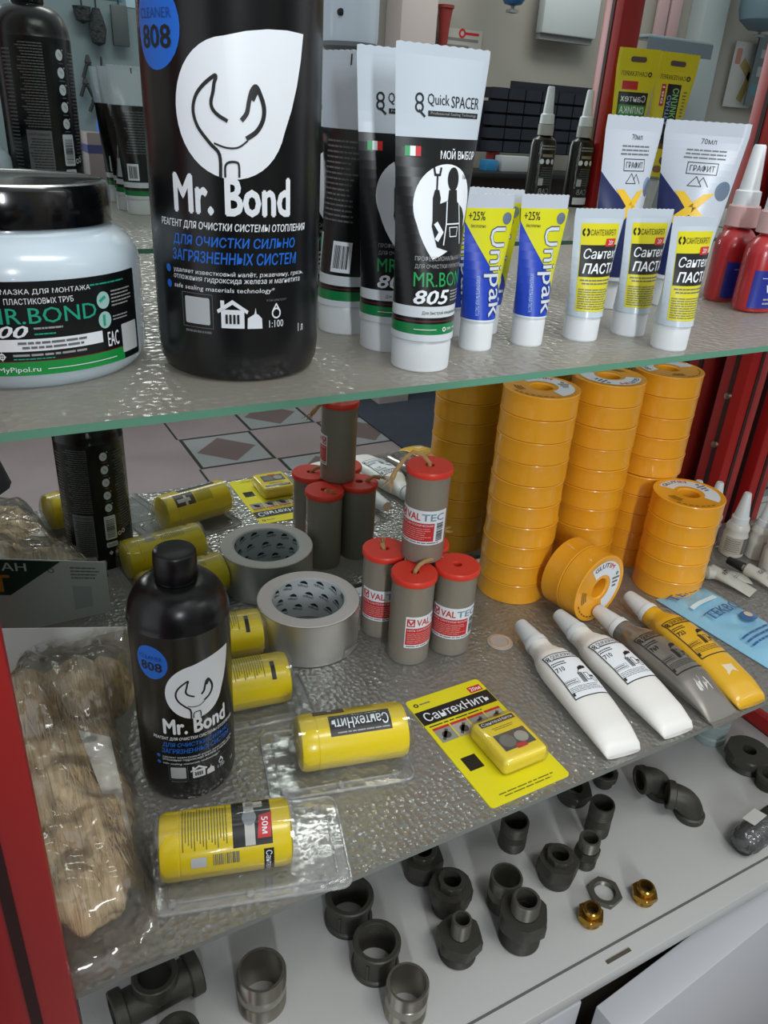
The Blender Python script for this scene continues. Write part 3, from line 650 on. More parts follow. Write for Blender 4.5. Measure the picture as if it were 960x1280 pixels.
def make805():
    t = thing('cleaning_paste_tube', '', 'tube', (0, 0, 0), 0, 'black and white hand cleaner tubes')
    r, L, cap, seal = .0155, .1400, .0158, .004
    b = MB(); tube_body(b, r, L, cap, seal, [(cap, .019, M_white), (.019, .0240, M_green), (.0240, .0250, M_blacklab), (.0250, .0256, M_dkred), (.0256, .0270, M_blacklab), (.0270, .0322, M_white), (.0322, .1045, M_blacklab), (.1045, L, mat('tube white film', '#bdc9d3', .28, coat=.2))]); b.build('body', t)
    tube_cap(t, .0148, cap)
    A = MB(); mp = m_tube(r, L, cap, seal)
    def a(g, m, o=.0001): A.art(g, mp, m, o*1.6, du=.0022, dv=.004)
    a(join(annulus(-.0122, .1197, .0013, .0022, n=16), annulus(-.0122, .1163, .0013, .0022, n=16), stroke([(-.0122, .1150), (-.0095, .1128)], .0010)), M_inkdk)
    a(text('Quick', -.0082, .1168, .0030, .1218, .015), M_inkdk); a(text('SPACER', .0040, .1168, .0205, .1214, .025), M_inkdk); a(rect(-.0078, .1130, .0205, .1152), M_inkdk); a(text('Professional Sealing Technology', -.0066, .1134, .0193, .1148, .0, 0), M_inkgrey, .0002)
    for i, m in enumerate((M_mbgreen, M_ink, M_red)): a(rect(-.0190+i*.0027, .0970, -.0163+i*.0027, .1010), m)
    a(text('МОЙ ВЫБОР', -.0010, .0962, .0215, .1006, .03), M_ink)
    a(drop(.0030, .0770, .0172, -.0040, .0535), M_ink)
    # dark silhouette of a workman with a spanner
    a(join(disc(.0065, .0880, .0034, .0050), poly((.0040, .0835), (.0090, .0835), (.0095, .0785), (.0140, .0755), (.0165, .0720), (.0170, .0600), (.0080, .0560), (-.0020, .0590), (-.0048, .0680), (-.0040, .0745), (-.0015, .0775), (.0035, .0790)), poly((-.0045, .0700), (-.0020, .0690), (-.0005, .0800), (-.0014, .0835), (-.0036, .0835), (-.0046, .0800))), M_inkdk, .0002)
    a(join(stroke([(-.0026, .083), (-.0024, .0895)], .0009), stroke([(-.0042, .0925), (-.0036, .0897), (-.0012, .0897), (-.0006, .0925)], .0010)), M_inkdk, .0002)
    a(join(stroke([(.0030, .0785), (.0028, .0690), (.0015, .0600)], .0006), stroke([(.0108, .0775), (.0120, .0690), (.0132, .0600)], .0006), stroke([(.0028, .0690), (.0120, .0690)], .0006), stroke([(.0048, .0675), (.0052, .0635), (.0098, .0635), (.0105, .0675)], .0004, True)), M_ink, .0003); a(stroke([(-.0025, .0690), (.0000, .0655), (-.0020, .0625)], .0022), M_ink, .0003)
    a(text('100 мл', .0130, .0880, .0200, .0902, .02), M_inkdk, .0002)
    a(text('ПРОФЕССИОНАЛЬНАЯ ПАСТА', -.0125, .0528, .0225, .0550, .02), M_inkgrey); a(text('ДЛЯ ОЧИСТКИ МУЖСКИХ РУК', -.0125, .0492, .0222, .0514, .02), M_inkgrey)
    a(text('Mr.Bond'.upper(), -.0130, .0412, .0222, .0478, .01), M_mbgreen); a(text('805', -.0130, .0332, .0062, .0398, .05, .25), M_ink); a(lines(.0072, .0340, .0200, .0396, 4, .45, 3), M_inkgrey)
    a(text('Для быстрой ежедневной очистки', -.0085, .0282, .0210, .0302, .01), M_inkdk); a(join(annulus(.0035, .0214, .0006, .0011, n=14), rect(-.0125, .0213, -.0010, .0216), rect(.010, .0213, .018, .0216)), M_ink); a(text('1990', .0052, .0207, .0088, .0221, .02), M_ink)
    A.build('front_print', t)
    B = MB(); mb = m_tube(r, L, cap, seal, True)
    B.art(rrect(-.0205, .0345, -.0085, .0530, .0004), mb, M_qr, .0002, du=.0022, dv=.005); B.art(lines(-.014, .0590, .0140, .1000, 16, .35, 8), mb, M_inkdkg, .0002, du=.0022, dv=.005); B.art(rect(.002, .034, .014, .050), mb, M_ink, .0002, du=.0022, dv=.005); B.art(bars(.0035, .036, .0125, .048, 12), mb, M_inkdk, .0004, du=.0022, dv=.005); B.art(rect(-.0005, .1335, .0005, .1385), mb, M_inkdk, .0003)
    B.build('back_print', t); return t
t805 = make805()
for i, (x, y, rz, lb) in enumerate(((.2062, .3300, 0, 'black and white hand cleaner tube numbered 805, frontmost of its row'), (.2070, .3665, -3, 'hand cleaner tube directly behind the front 805 tube'), (.2000, .4060, 106, 'hand cleaner tube turned sideways showing its back print'), (.2030, .4405, 2, 'hand cleaner tube rearmost of the row, beside the big black bottle'))):
    if i == 0: t805.location = (x, y, ZU); t805.rotation_euler.z = deg(rz); t805['label'] = lb
    else: dup(t805, (x, y, ZU), lb, deg(rz))
def make_unipak():
    t = thing('sealing_paste_tube', '', 'tube', (0, 0, 0), 0, 'blue and yellow sealing paste tubes')
    r, L, cap, seal = .0096, .0795, .0162, .0062
    b = MB(); tube_body(b, r, L, cap, seal, [(cap, .0172, M_white), (.0172, .0728, M_ublue), (.0728, L, M_silverpl)]); b.build('body', t); tube_cap(t, .0092, cap)
    A = MB(); mp = m_tube(r, L, cap, seal); h = PI*r/2
    def a(g, m, o=.00008): A.art(g, mp, m, o*1.6, du=.0016, dv=.004)
    a(poly((-h, .0728), (-h, .0665), (-.0005, .0465), (h, .0255), (h, .0728)), M_yel)
    a(text('+25%', -.0128, .0670, -.0030, .0712, .03), M_inkdk, .0002); a(text('бесплатно', -.0112, .0635, -.0025, .0652, .0), M_inkdk, .0002); a(disc(.0108, .0680, .0030), M_holo, .0002)
    a(text('Unipak', -.0032, .0182, .0110, .0642, .075, 0, -90), mat('violet outline print', '#3b3a6a', .4), .0002); a(text('Unipak', -.0027, .0188, .0105, .0636, .012, 0, -90), mat('pale letter print', '#c9d3dc', .4), .0003)
    a(text('УПЛОТНИТЕЛЬНАЯ ПАСТА', -.0066, .0195, -.0046, .0400, .0, 0, -90), M_cyan, .0002)
    A.build('front_print', t)
    B = MB(); B.art(poly((-h, .0728), (-h, .0255), (.0005, .0465), (h, .0665), (h, .0728)), m_tube(r, L, cap, seal, True), M_yel, .00012, du=.0016, dv=.004); B.build('back_print', t)
    return t
tu = make_unipak()
for i, (x, y, rz, lb) in enumerate(((.2535, .3495, -4, 'blue and yellow paste tube, front left beside the 805 tube'), (.2890, .3490, -6, 'blue and yellow paste tube, front right of its kind'), (.2790, .3790, -28, 'blue and yellow paste tube half hidden between the two front ones'), (.2540, .3800, 10, 'blue and yellow paste tube hidden behind the front left one'))):
    if i == 0: tu.location = (x, y, ZU); tu.rotation_euler.z = deg(rz); tu['label'] = lb
    else: dup(tu, (x, y, ZU), lb, deg(rz))
def make_pasta():
    t = thing('thread_paste_tube', '', 'tube', (0, 0, 0), 0, 'small white thread paste tubes')
    r, L, cap, seal = .0112, .0725, .0145, .0048
    b = MB(); tube_body(b, r, L, cap, seal, [(cap, L, mat('tube white film', '#bdc9d3', .28, coat=.2))]); b.build('body', t); tube_cap(t, .0104, cap)
    A = MB(); mp = m_tube(r, L, cap, seal); y_ = mat('lime label print', '#d3cb1c', .4)
    def a(g, m, o=.00008): A.art(g, mp, m, o*1.6, du=.0018, dv=.004)
    a(rect(-.0125, .0178, .0140, .0652), y_); a(rect(-.0120, .0368, .0145, .0538), M_inkdk, .0002)
    a(text('Сантех', -.0098, .0465, .0142, .0520, .018, .25), M_ink, .0003); a(text('ПАСТА', -.0098, .0385, .0148, .0442, .055, .25), M_ink, .0003)
    a(poly((.0042, .0530), (.0118, .0530), (.0128, .0572), (.0052, .0572)), M_red, .0003); a(text('20г', .0062, .0539, .0108, .0563, .02, .2), M_ink, .0005)
    a(join(annulus(-.0095, .0605, .0010, .0022, 100, 260, 12), annulus(-.0088, .0605, .0010, .0022, -80, 80, 12)), M_inkdk, .0002); a(text('САНТЕХКРЕП', -.0060, .0588, .0120, .0620, .02), M_inkdk, .0002)
    a(lines(-.0110, .0322, .0120, .0358, 2, .4, 4, True), M_inkdkg, .0002); a(lines(-.0115, .0188, .0115, .0305, 9, .38, 5), M_inkdkg, .0002)
    A.build('front_print', t); return t
tp = make_pasta()
for i, (x, y, rz, lb) in enumerate(((.3298, .3495, -5, 'small thread paste tube with yellow label, leftmost of three'), (.3690, .3500, -5, 'small thread paste tube with yellow label, middle of three, in front of the graphite tubes'), (.3694, .3165, -3, 'small thread paste tube with yellow label, right one nearest the shelf edge'))):
    if i == 0: tp.location = (x, y, ZU); tp.rotation_euler.z = deg(rz); tp['label'] = lb
    else: dup(tp, (x, y, ZU), lb, deg(rz))
def make_graphite():
    t = thing('graphite_paste_tube', '', 'tube', (0, 0, 0), 0, 'silver graphite paste tubes')
    r, L, cap, seal = .0174, .1205, .0200, .008
    b = MB(); tube_body(b, r, L, cap, seal, [(cap, .0225, M_white), (.0225, L, M_silverpl)]); b.build('body', t); tube_cap(t, .0145, cap)
    A = MB(); mp = m_tube(r, L, cap, seal); h = PI*r/2
    def a(g, m, o=.0001): A.art(g, mp, m, o*1.6, du=.0025, dv=.004)
    a(poly((-h, .0225), (h, .0225), (h, .0470), (.008, .0560), (.002, .0640), (-.006, .0700), (-h, .0880)), M_navy)
    a(join(poly((-.0135, .0775), (-.0070, .0775), (.0125, .0585), (.0060, .0550)), poly((.0060, .0765), (.0135, .0775), (-.0085, .0560), (-.0150, .0585))), M_gold, .0002)
    a(text('70мл', -.0025, .1072, .0075, .1105, .01), M_inkdk); a(lines(-.0140, .0975, .0185, .1045, 3, .4, 6, True), M_inkdkg)
    a(frame(-.0085, .0885, .0120, .0960, .0005), M_inkdk); a(text('ГРАФИТ', -.0065, .0902, .0100, .0943, .025), M_inkdk)
    a(join(stroke([(-.0060, .0812), (-.0010, .0872), (.0030, .0812), (-.0060, .0812)], .0005), stroke([(.0010, .0835), (.0035, .0868), (.0075, .0812)], .0005)), M_inkdk); a(disc(.0195, .0790, .0062), M_holo)
    A.build('front_print', t); return t
tg = make_graphite()
for i, (x, y, rz, lb) in enumerate(((.4120, .4190, 4, 'silver graphite tube with yellow cross, left one, turned narrower'), (.4670, .4080, -42, 'silver graphite tube with yellow cross, right one, facing the viewer'))):
    if i == 0: tg.location = (x, y, ZU); tg.rotation_euler.z = deg(rz); tg['label'] = lb
    else: dup(tg, (x, y, ZU), lb, deg(rz))

# red thread-locker bottles
def make_red():
    t = thing('thread_locker_bottle', '', 'bottle', (0, 0, 0), 0, 'red thread locker bottles')
    m = mat('red bottle plastic', '#a01f25', .3, coat=.2)
    MB().lathe([(0, .001), (.016, 0), (.0195, .0015), (.0205, .005), (.0205, .040), (.0190, .046), (.0140, .0505), (.0095, .0525), (.0090, .057), (0, .057)], m, 40, sx=1, sy=.68).build('body', t)
    c = MB(); n = 40; R_ = []
    for z, k in ((.0535, .0105), (.054, .0112), (.0675, .0110), (.0685, .0102)): R_.append([((k+(.0004 if i % 2 else 0))*math.cos(2*PI*i/n), (k+(.0004 if i % 2 else 0))*math.sin(2*PI*i/n), z) for i in range(n)])
    c.loft(R_, mat('pinkish collar plastic', '#cfa9a6', .4)); c.build('collar', t)
    MB().lathe([(.0095, .0685), (.0090, .078), (.0070, .079), (.0044, .1075), (.0036, .109), (0, .109)], M_whitecap, 28).build('nozzle', t)
    A = MB()
    mp = lambda u, v, o: ((.0205+o)*math.sin(u/.0205), -(.0205*.68+o)*math.cos(u/.0205), v)
    A.art(rect(-.026, .004, .026, .0300), mp, mat('label deep blue', '#1c2a86', .35), .0002, du=.003); A.art(text('VX-42', -.0130, .0150, .0050, .0205, .03), mp, M_ink, .0004, du=.003); A.art(rect(-.018, .0248, .020, .0251), mp, M_ink, .0004, du=.003); A.art(lines(-.0130, .0060, .0080, .0118, 2, .4, 3), mp, M_inkgrey, .0004, du=.003)
    A.build('label', t); return t
tr = make_red()
tr.location = (.5225, .3790, ZU); tr.rotation_euler.z = deg(12); tr['label'] = 'red thread locker bottle with blue label, front one at the right edge'
dup(tr, (.5300, .4130, ZU), 'red thread locker bottle behind the front red one', deg(20))

# things further along the shelf, seen in the mirror
def make_blackb():
    t = thing('sealant_bottle', '', 'bottle', (0, 0, 0), 0, 'small black sealant bottles')
    MB().lathe([(0, 0), (.018, 0), (.0205, .002), (.021, .006), (.021, .085), (.019, .092), (.011, .097), (.0095, .099), (0, .099)], mat('dark olive bottle', '#17180f', .3), 36, sx=1, sy=.7).build('body', t)
    MB().lathe([(.0115, .098), (.0115, .112), (.0095, .113), (0, .113)], mat('grey collar plastic', '#a9a9a4', .4), 28).build('collar', t)
    MB().lathe([(.0108, .113), (.0100, .125), (.0075, .127), (.0052, .160), (.0040, .162), (0, .162)], M_whitecap, 28).build('nozzle', t)
    A = MB(); mp = lambda u, v, o: (-(.021+o)*math.sin(u/.021), (.021*.7+o)*math.cos(u/.021), v)
    def a(g, m, o=.0002): A.art(g, mp, m, o, du=.003)
    a(lines(-.013, .078, .013, .086, 2, .4, 4), M_inkgrey); a(rrect(-.010, .069, .010, .073, .001), mat('beige print', '#8f8672', .5)); a(join(disc(-.010, .0630, .0036), disc(0, .0630, .0036), disc(.010, .0630, .0036)), M_ink); a(lines(-.013, .030, .013, .056, 8, .4, 6), M_inkdkg); a(rect(.004, .030, .012, .040), M_qr, .0004); a(text('CAB', -.010, .018, .010, .026, .03), M_inkgrey)
    a(rrect(-.0145, .004, .0145, .014, .001), M_ink); A.build('back_print', t); return t
tb = make_blackb()
tb.location = (.822, .3440, ZU); tb['label'] = 'left of two black bottles with white nozzles, in the mirror'
dup(tb, (.8920, .3500, ZU), 'right of two black bottles with white nozzles beside the red post, in the mirror')
def make_ytube(k):
    t = thing('silicone_sealant_tube', '', 'tube', (0, 0, 0), 0, 'yellow sealant tubes')
    r, L, cap, seal = .020, .216, .050, .024; yy = mat('yellow tube film', '#dfd21a', .35)
    b = MB(); tube_body(b, r, L, cap, seal, [(cap, L, yy)]); b.build('body', t)
    MB().lathe([(0, 0), (.0085, 0), (.012, .044), (.016, .046), (0, .047)], M_whitecap, 28).build('cap', t)
    A = MB(); mp = m_tube(r, L, cap, seal, True)
    def a(g, m, o=.0002): A.art(([(x, y+.011) for x, y in g[0]], g[1]), mp, m, o*1.4, du=.003, dv=.006)
    a(rrect(-.012, .188, .012, .195, .003), mat('hang hole shade', '#5a4b4e', .6))
    a(join(annulus(-.0210, .1735, .0016, .0034, n=16)), M_inkdk); a(text('САНТЕХКРЕП', -.0165, .1705, .0230, .1765, .02), M_inkdk)
    if k:
        a(rect(-.0005+-.0115, .085, .0095, .1650), M_inkdk); a(text('СИЛИКОН', -.0095, .105, .0005, .1600, .05, 0, -90), mat('green letters', '#8fd08a', .4), .0004); a(text('САНТЕХ', .0015, .110, .0075, .150, .03, 0, -90), M_cyan, .0004); a(rect(.0120, .1350, .0185, .1640), M_red); a(text('188', .0135, .138, .017, .161, .02, 0, -90), M_ink, .0004)
        a(lines(-.024, .095, -.0165, .158, 14, .35, 5), M_inkdkg); a(rect(-.020, .078, .020, .086), mat('brown band print', '#6d4a22', .5)); a(disc(-.004, .062, .007, .006), mat('purple disc print', '#4a4572', .5)); a(disc(.004, .050, .007, .005), mat('brown disc print', '#8a6a42', .5))
    else:
        a(rect(-.024, .1180, .0240, .1500), M_inkdk); a(text('Сантех', -.020, .1375, .020, .1465, .018), M_ink, .0004); a(rect(-.022, .1200, .022, .1335), mat('green block print', '#3f9a3a', .5), .0003); a(text('СИЛИКА', -.020, .1220, .020, .1315, .04), M_ink, .0005); a(rect(-.004, .1530, .020, .1640), M_red); a(lines(-.022, .060, .022, .112, 9, .35, 6), M_inkdkg)
    A.build('back_print', t); return t
y1 = make_ytube(0); y1.location = (.932, .3950, ZU+.0005); y1.rotation_euler = (0, deg(0), deg(20)); y1['label'] = 'left yellow sealant tube, partly behind the other, in the mirror'
y2 = make_ytube(1); y2.location = (.998, .3990, ZU+.0005); y2.rotation_euler = (0, deg(2), deg(22)); y2['label'] = 'right yellow sealant tube with green lettering on black, in the mirror'

# ------------------------------------------------------------------ lower shelf: thread seal tape rolls
M_or = mat('amber roll plastic', '#f3a925', .30, coat=.3, sss=.15)
M_or2 = mat('yellow spool core', '#f2bd26', .35)
RR, RH = .0415, .0251
def make_roll():
    t = thing('seal_tape_roll', '', 'tape roll', (0, 0, 0), 0, 'amber thread seal tape rolls')
    MB().lathe([(.0120, .002), (.0120, .0232), (.0135, .0246), (.0385, .0246), (.0398, .0250), (.0409, .0247), (.0413, .0238), (.0409, .0228), (.0408, .0130), (.0409, .0022), (.0410, .0006), (.0403, 0), (.013, 0), (.0120, .002)], M_or, 48).build('spool', t)
    A = MB(); mp = m_top(.0247)
    A.art(annulus(0, 0, .0175, .0345, -70, 125, 40), mp, M_ink, .0002)
    def arc(s, r0, r1, a0, a1, m, b=.03):
        A.art(text(s, 0, 0, 1, 1, b), lambda u, v, o: ((r0+(r1-r0)*v)*math.cos(math.radians(a0+(a1-a0)*u)), (r0+(r1-r0)*v)*math.sin(math.radians(a0+(a1-a0)*u)), .0247+o), m, .0004, du=.05)
    arc('GLUT', .0265, .0325, 120, 72, M_inkdk, .045); arc('IM', .0265, .0325, 70, 50, M_red, .045)
    for i in range(3): A.art(rect(.020+i*.001, .0055-i*.005, .0325-i*.002, .0080-i*.005), mp, M_inkdkg, .0004)
    A.art(annulus(.0270, .0125, .0010, .0022, n=14), mp, M_inkdk, .0004)
    for k in range(7): A.art(annulus(0, 0, .0345, .0362, 200+k*11, 207+k*11, 5), mp, mat('amber dark print', '#7d5a12', .5), .0002)
    for k in range(3): A.art(annulus(0, 0, .0230+k*.003, .0245+k*.003, 175-k*2, 205, 8), mp, mat('amber dark print', '#7d5a12', .5), .0002)
    A.build('disc_label', t); return t
roll0 = make_roll(); _first = [True]
ORD = ['bottom', 'second from the bottom', 'third from the bottom', 'fourth from the bottom', 'fifth from the bottom', 'sixth from the bottom', 'seventh from the bottom', 'third from the top', 'second from the top', 'topmost']
def roll(loc, rot, label):
    if _first[0]: roll0.location = loc; roll0.rotation_euler = rot; roll0['label'] = label; _first[0] = False
    else: dup(roll0, loc, label, rot=rot)
rs = random.Random(11)
for (x, y, n, top, nm) in ((.5410, .6160, 10, -20, 'tall front left stack'), (.6440, .6225, 10, 200, 'tall middle stack'), (.7380, .6235, 10, 60, 'tall right stack by the red post'), (.7260, .5430, 5, 0, 'short front right stack')):
    for i in range(n):
        o = ORD[i] if n == 10 else ['bottom', 'second from the bottom', 'middle', 'second from the top', 'topmost'][i]
        dx = -.0035 if 'right stack by' in nm and i < 5 else 0
        roll((x+dx+rs.uniform(-.0005, .0005), y+rs.uniform(-.0005, .0005), ZL+i*(RH+.0001)), (0, 0, deg(top) if i == n-1 else rs.uniform(0, 6)), 'amber tape roll, %s in the %s' % (o, nm))
ax = Vector((.156, -.988, 0)).normalized()
rz = math.atan2(ax.y, ax.x)
for k in range(2):
    c = Vector((.5860, .5190, ZL+.0416))-ax*((k+1)*(RH+.0002))
    q = ax.to_track_quat('Z', 'Y').to_euler()
    roll(c, (q.x, q.y, q.z), 'amber tape roll lying on its side, showing its printed face' if k == 0 else 'amber tape roll lying on its side, behind the one showing its face')

# aluminium tape
t = thing('aluminium_tape_roll', 'roll of silver aluminium tape with white sides, printed core', 'tape roll', (.2760, .6200, ZL), deg(0))
M_alu = mat('aluminium foil', '#e6e6e4', .42, metal=1., bump=(.1, .002), vscale=30)
MB().lathe([(.0530, .0012), (.0530, .0488)], M_alu, 72).build('foil', t)
MB().lathe([(.0390, .0495), (.0395, .0500), (.0518, .0500), (.0528, .0492)], mat('tape backing paper', '#c3bdb8', .7), 72).lathe([(.0528, .0006), (.0518, 0), (.0395, 0), (.039, .0005)], mat('tape backing paper', '#c3bdb8', .7), 72).build('side_paper', t)
core = MB().lathe([(.0390, .0008), (.0380, .0002), (.0372, .0008), (.0372, .0488), (.0380, .0498), (.0390, .0494)], mat('core paper', '#b9bfc1', .7), 64).build('core', t)
A = MB(); mpi = lambda u, v, o: (-(.0372-o)*math.sin(u/.0372), (.0372-o)*math.cos(u/.0372), v)
for k in range(13):
    for rrow in range(3):
        u = -.115+k*.0178+rrow*.006; v = .008+rrow*.0145
        g = text('Goodbye', 0, 0, .0118, .0042, .03); A.art(move(g, u, v, 1, 18), mpi, M_inkdk, .0002, du=.004)
        A.art(move(poly((.001, .0050), (.0105, .0050), (.0095, .0072), (.0060, .0086), (.0025, .0072)), u, v, 1, 18), mpi, M_inkdk, .0002, du=.004)
A.build('core_print', core)
MB().add([(.0532*math.sin(a), -.0532*math.cos(a), .001) for a in (.35, .5, .62)]+[(.0532*math.sin(a)+.002*k, -.0532*math.cos(a)-.004*k, .010+.004*k) for k, a in enumerate((.35, .5, .62))], [(0, 1, 4, 3), (1, 2, 5, 4)], M_alu).build('loose_end', t)

# flax cans
M_can = clear('can film', .42, '#d8d2c6', .28, white='#b8b2a6', gloss=.35)
M_flaxc = mat('flax in can', '#a09480', .85, bump=(.6, .003), vscale=70, vary=.25)
M_caporg = mat('red orange lid', '#e23a2a', .4)
M_twine = mat('flax twine', '#b08d5e', .9, bump=(.6, .001), vscale=300, vary=.2)
def make_can():
    t = thing('flax_can', '', 'can', (0, 0, 0), 0, 'clear flax cans with red lids')
    MB().lathe([(0, .0008), (.0195, 0), (.0212, .0012), (.0215, .003), (.0215, .0945), (.0210, .0950)], M_can, 40).build('tube', t)
    MB().lathe([(0, .004), (.0190, .004), (.0203, .008), (.0200, .03), (.0204, .055), (.0200, .088), (.017, .0925), (0, .0925)], M_flaxc, 36).build('flax_core', t)
    MB().lathe([(.0045, .0945), (.0228, .0935), (.0233, .0945), (.0234, .0985), (.0225, .1000), (.0050, .1000), (.0045, .0994), (.0045, .0945)], M_caporg, 40).lathe([(0, .0952), (.0046, .0952)], mat('dark flax hole', '#5d3f26', .9), 20).build('lid', t)
    A = MB(); mp = m_cyl(.0216)
    def a(g, m, o=.00012): A.art(g, mp, m, o, du=.003)
    a(rrect(-.028, .0225, .028, .0600, .001), M_ink); a(frame(-.0265, .0485, -.0185, .0575, .0012), M_red, .0003); a(stroke([(-.0252, .0555), (-.0225, .0510), (-.0198, .0555)], .0016), M_red, .0003)
    a(text('VAL', -.0168, .0490, -.0010, .0568, .05), M_red, .0003); a(text('TEC', .0000, .0490, .0240, .0568, .05), mat('steel blue print', '#7d93a8', .4), .0003)
    a(rect(-.0270, .0265, .0135, .0465), M_red, .0003); a(text('НИТЬ САНТЕХНИЧЕСКАЯ', -.0255, .0430, .0120, .0452, .03), M_ink, .0005); a(lines(-.0255, .0280, .0115, .0415, 6, .3, 4), mat('pink print', '#e0a8a2', .5), .0005)
    a(bars(.0160, .0265, .0240, .0465, 11, 5, False), M_inkdk, .0003); a(lines(-.026, .0235, .022, .0258, 1, .5, 8), M_inkdkg, .0003)
    A.build('label', t); return t
def twine(parent, pts, loc0=(0, 0, 0)):
    m = MB().tube(pts, [.0022]*(len(pts)-1)+[.0030], M_twine, 8)
    e = Vector(pts[-1]); d = (e-Vector(pts[-2])).normalized(); r_ = random.Random(len(pts)*7+int(e.x*1e4) % 97)
    for k in range(7): m.tube([e-d*.002, e+(d+Vector((r_.uniform(-.5, .5), r_.uniform(-.5, .5), r_.uniform(-.4, .3))))*.010], [.0008, .0003], M_twine, 5)
    return m.build('twine', parent)
c0 = make_can()
cans = [(.3545, .6050, 0, -18, 'flax can at the back left of the front foursome, label partly hidden'), (.3595, .5525, 0, 30, 'front flax can of the foursome with twine bent over its lid'), (.4072, .5478, 0, -22, 'right hand flax can of the foursome, red and white label facing out'), (.4030, .5995, 0, 40, 'rear flax can of the foursome, nearly hidden under the upper can'), (.3835, .5790, .1002, -42, 'flax can standing on top of the other four cans')]
CO = []
for i, (x, y, z, rz, lb) in enumerate(cans):
    if i == 0: c0.location = (x, y, ZL); c0.rotation_euler.z = deg(rz); c0['label'] = lb; CO.append(c0)
    else: CO.append(dup(c0, (x, y, ZL+z), lb, deg(rz)))
def rel(o, P):
    d = Vector(P)-o.location; return Matrix.Rotation(-o.rotation_euler.z, 3, 'Z') @ d
B_ = CO[1]; b0 = B_.location
twine(B_, [rel(B_, b0+Vector(p)) for p in ((0, 0, .094), (.001, .0, .1005), (.006, .002, .1045), (.013, .004, .106), (.022, .006, .1055), (.030, .010, .1035))])
T_ = CO[4]; b0 = T_.location
twine(T_, [rel(T_, b0+Vector(p)) for p in ((0, 0, .094), (-.0005, .0, .102), (-.006, .004, .109), (-.014, .010, .1115), (-.022, .010, .107), (-.033, .008, .096), (-.038, .006, .089))])
D_ = CO[3]; b0 = D_.location
twine(D_, [rel(D_, b0+Vector(p)) for p in ((.006, 0, .094), (.010, .004, .102), (.017, .006, .106), (.024, .008, .1045))])
A_ = CO[0]; b0 = A_.location
twine(A_, [rel(A_, b0+Vector(p)) for p in ((0, 0, .094), (0, .003, .0985), (.001, .007, .1005))])

# clear ring marks on the glass
P = at(625, 803, ZL)
t = thing('sticker_ring', 'small clear round pad stuck on the grey glass shelf', 'pad', P)
MB().lathe([(0, 0), (.0135, 0), (.0140, .0006), (.0135, .0012), (.0105, .0013), (.0100, .0008), (0, .0008)], clear('pad film', .6, rough=.2, white='#d6cdc8'), 32).build('pad', t)
MB().lathe([(.0090, .0010), (.0090, .0016), (.0105, .0018), (.0120, .0016), (.0120, .0010)], clear('pad film', .6, rough=.2, white='#d6cdc8'), 32).build('rim', t)

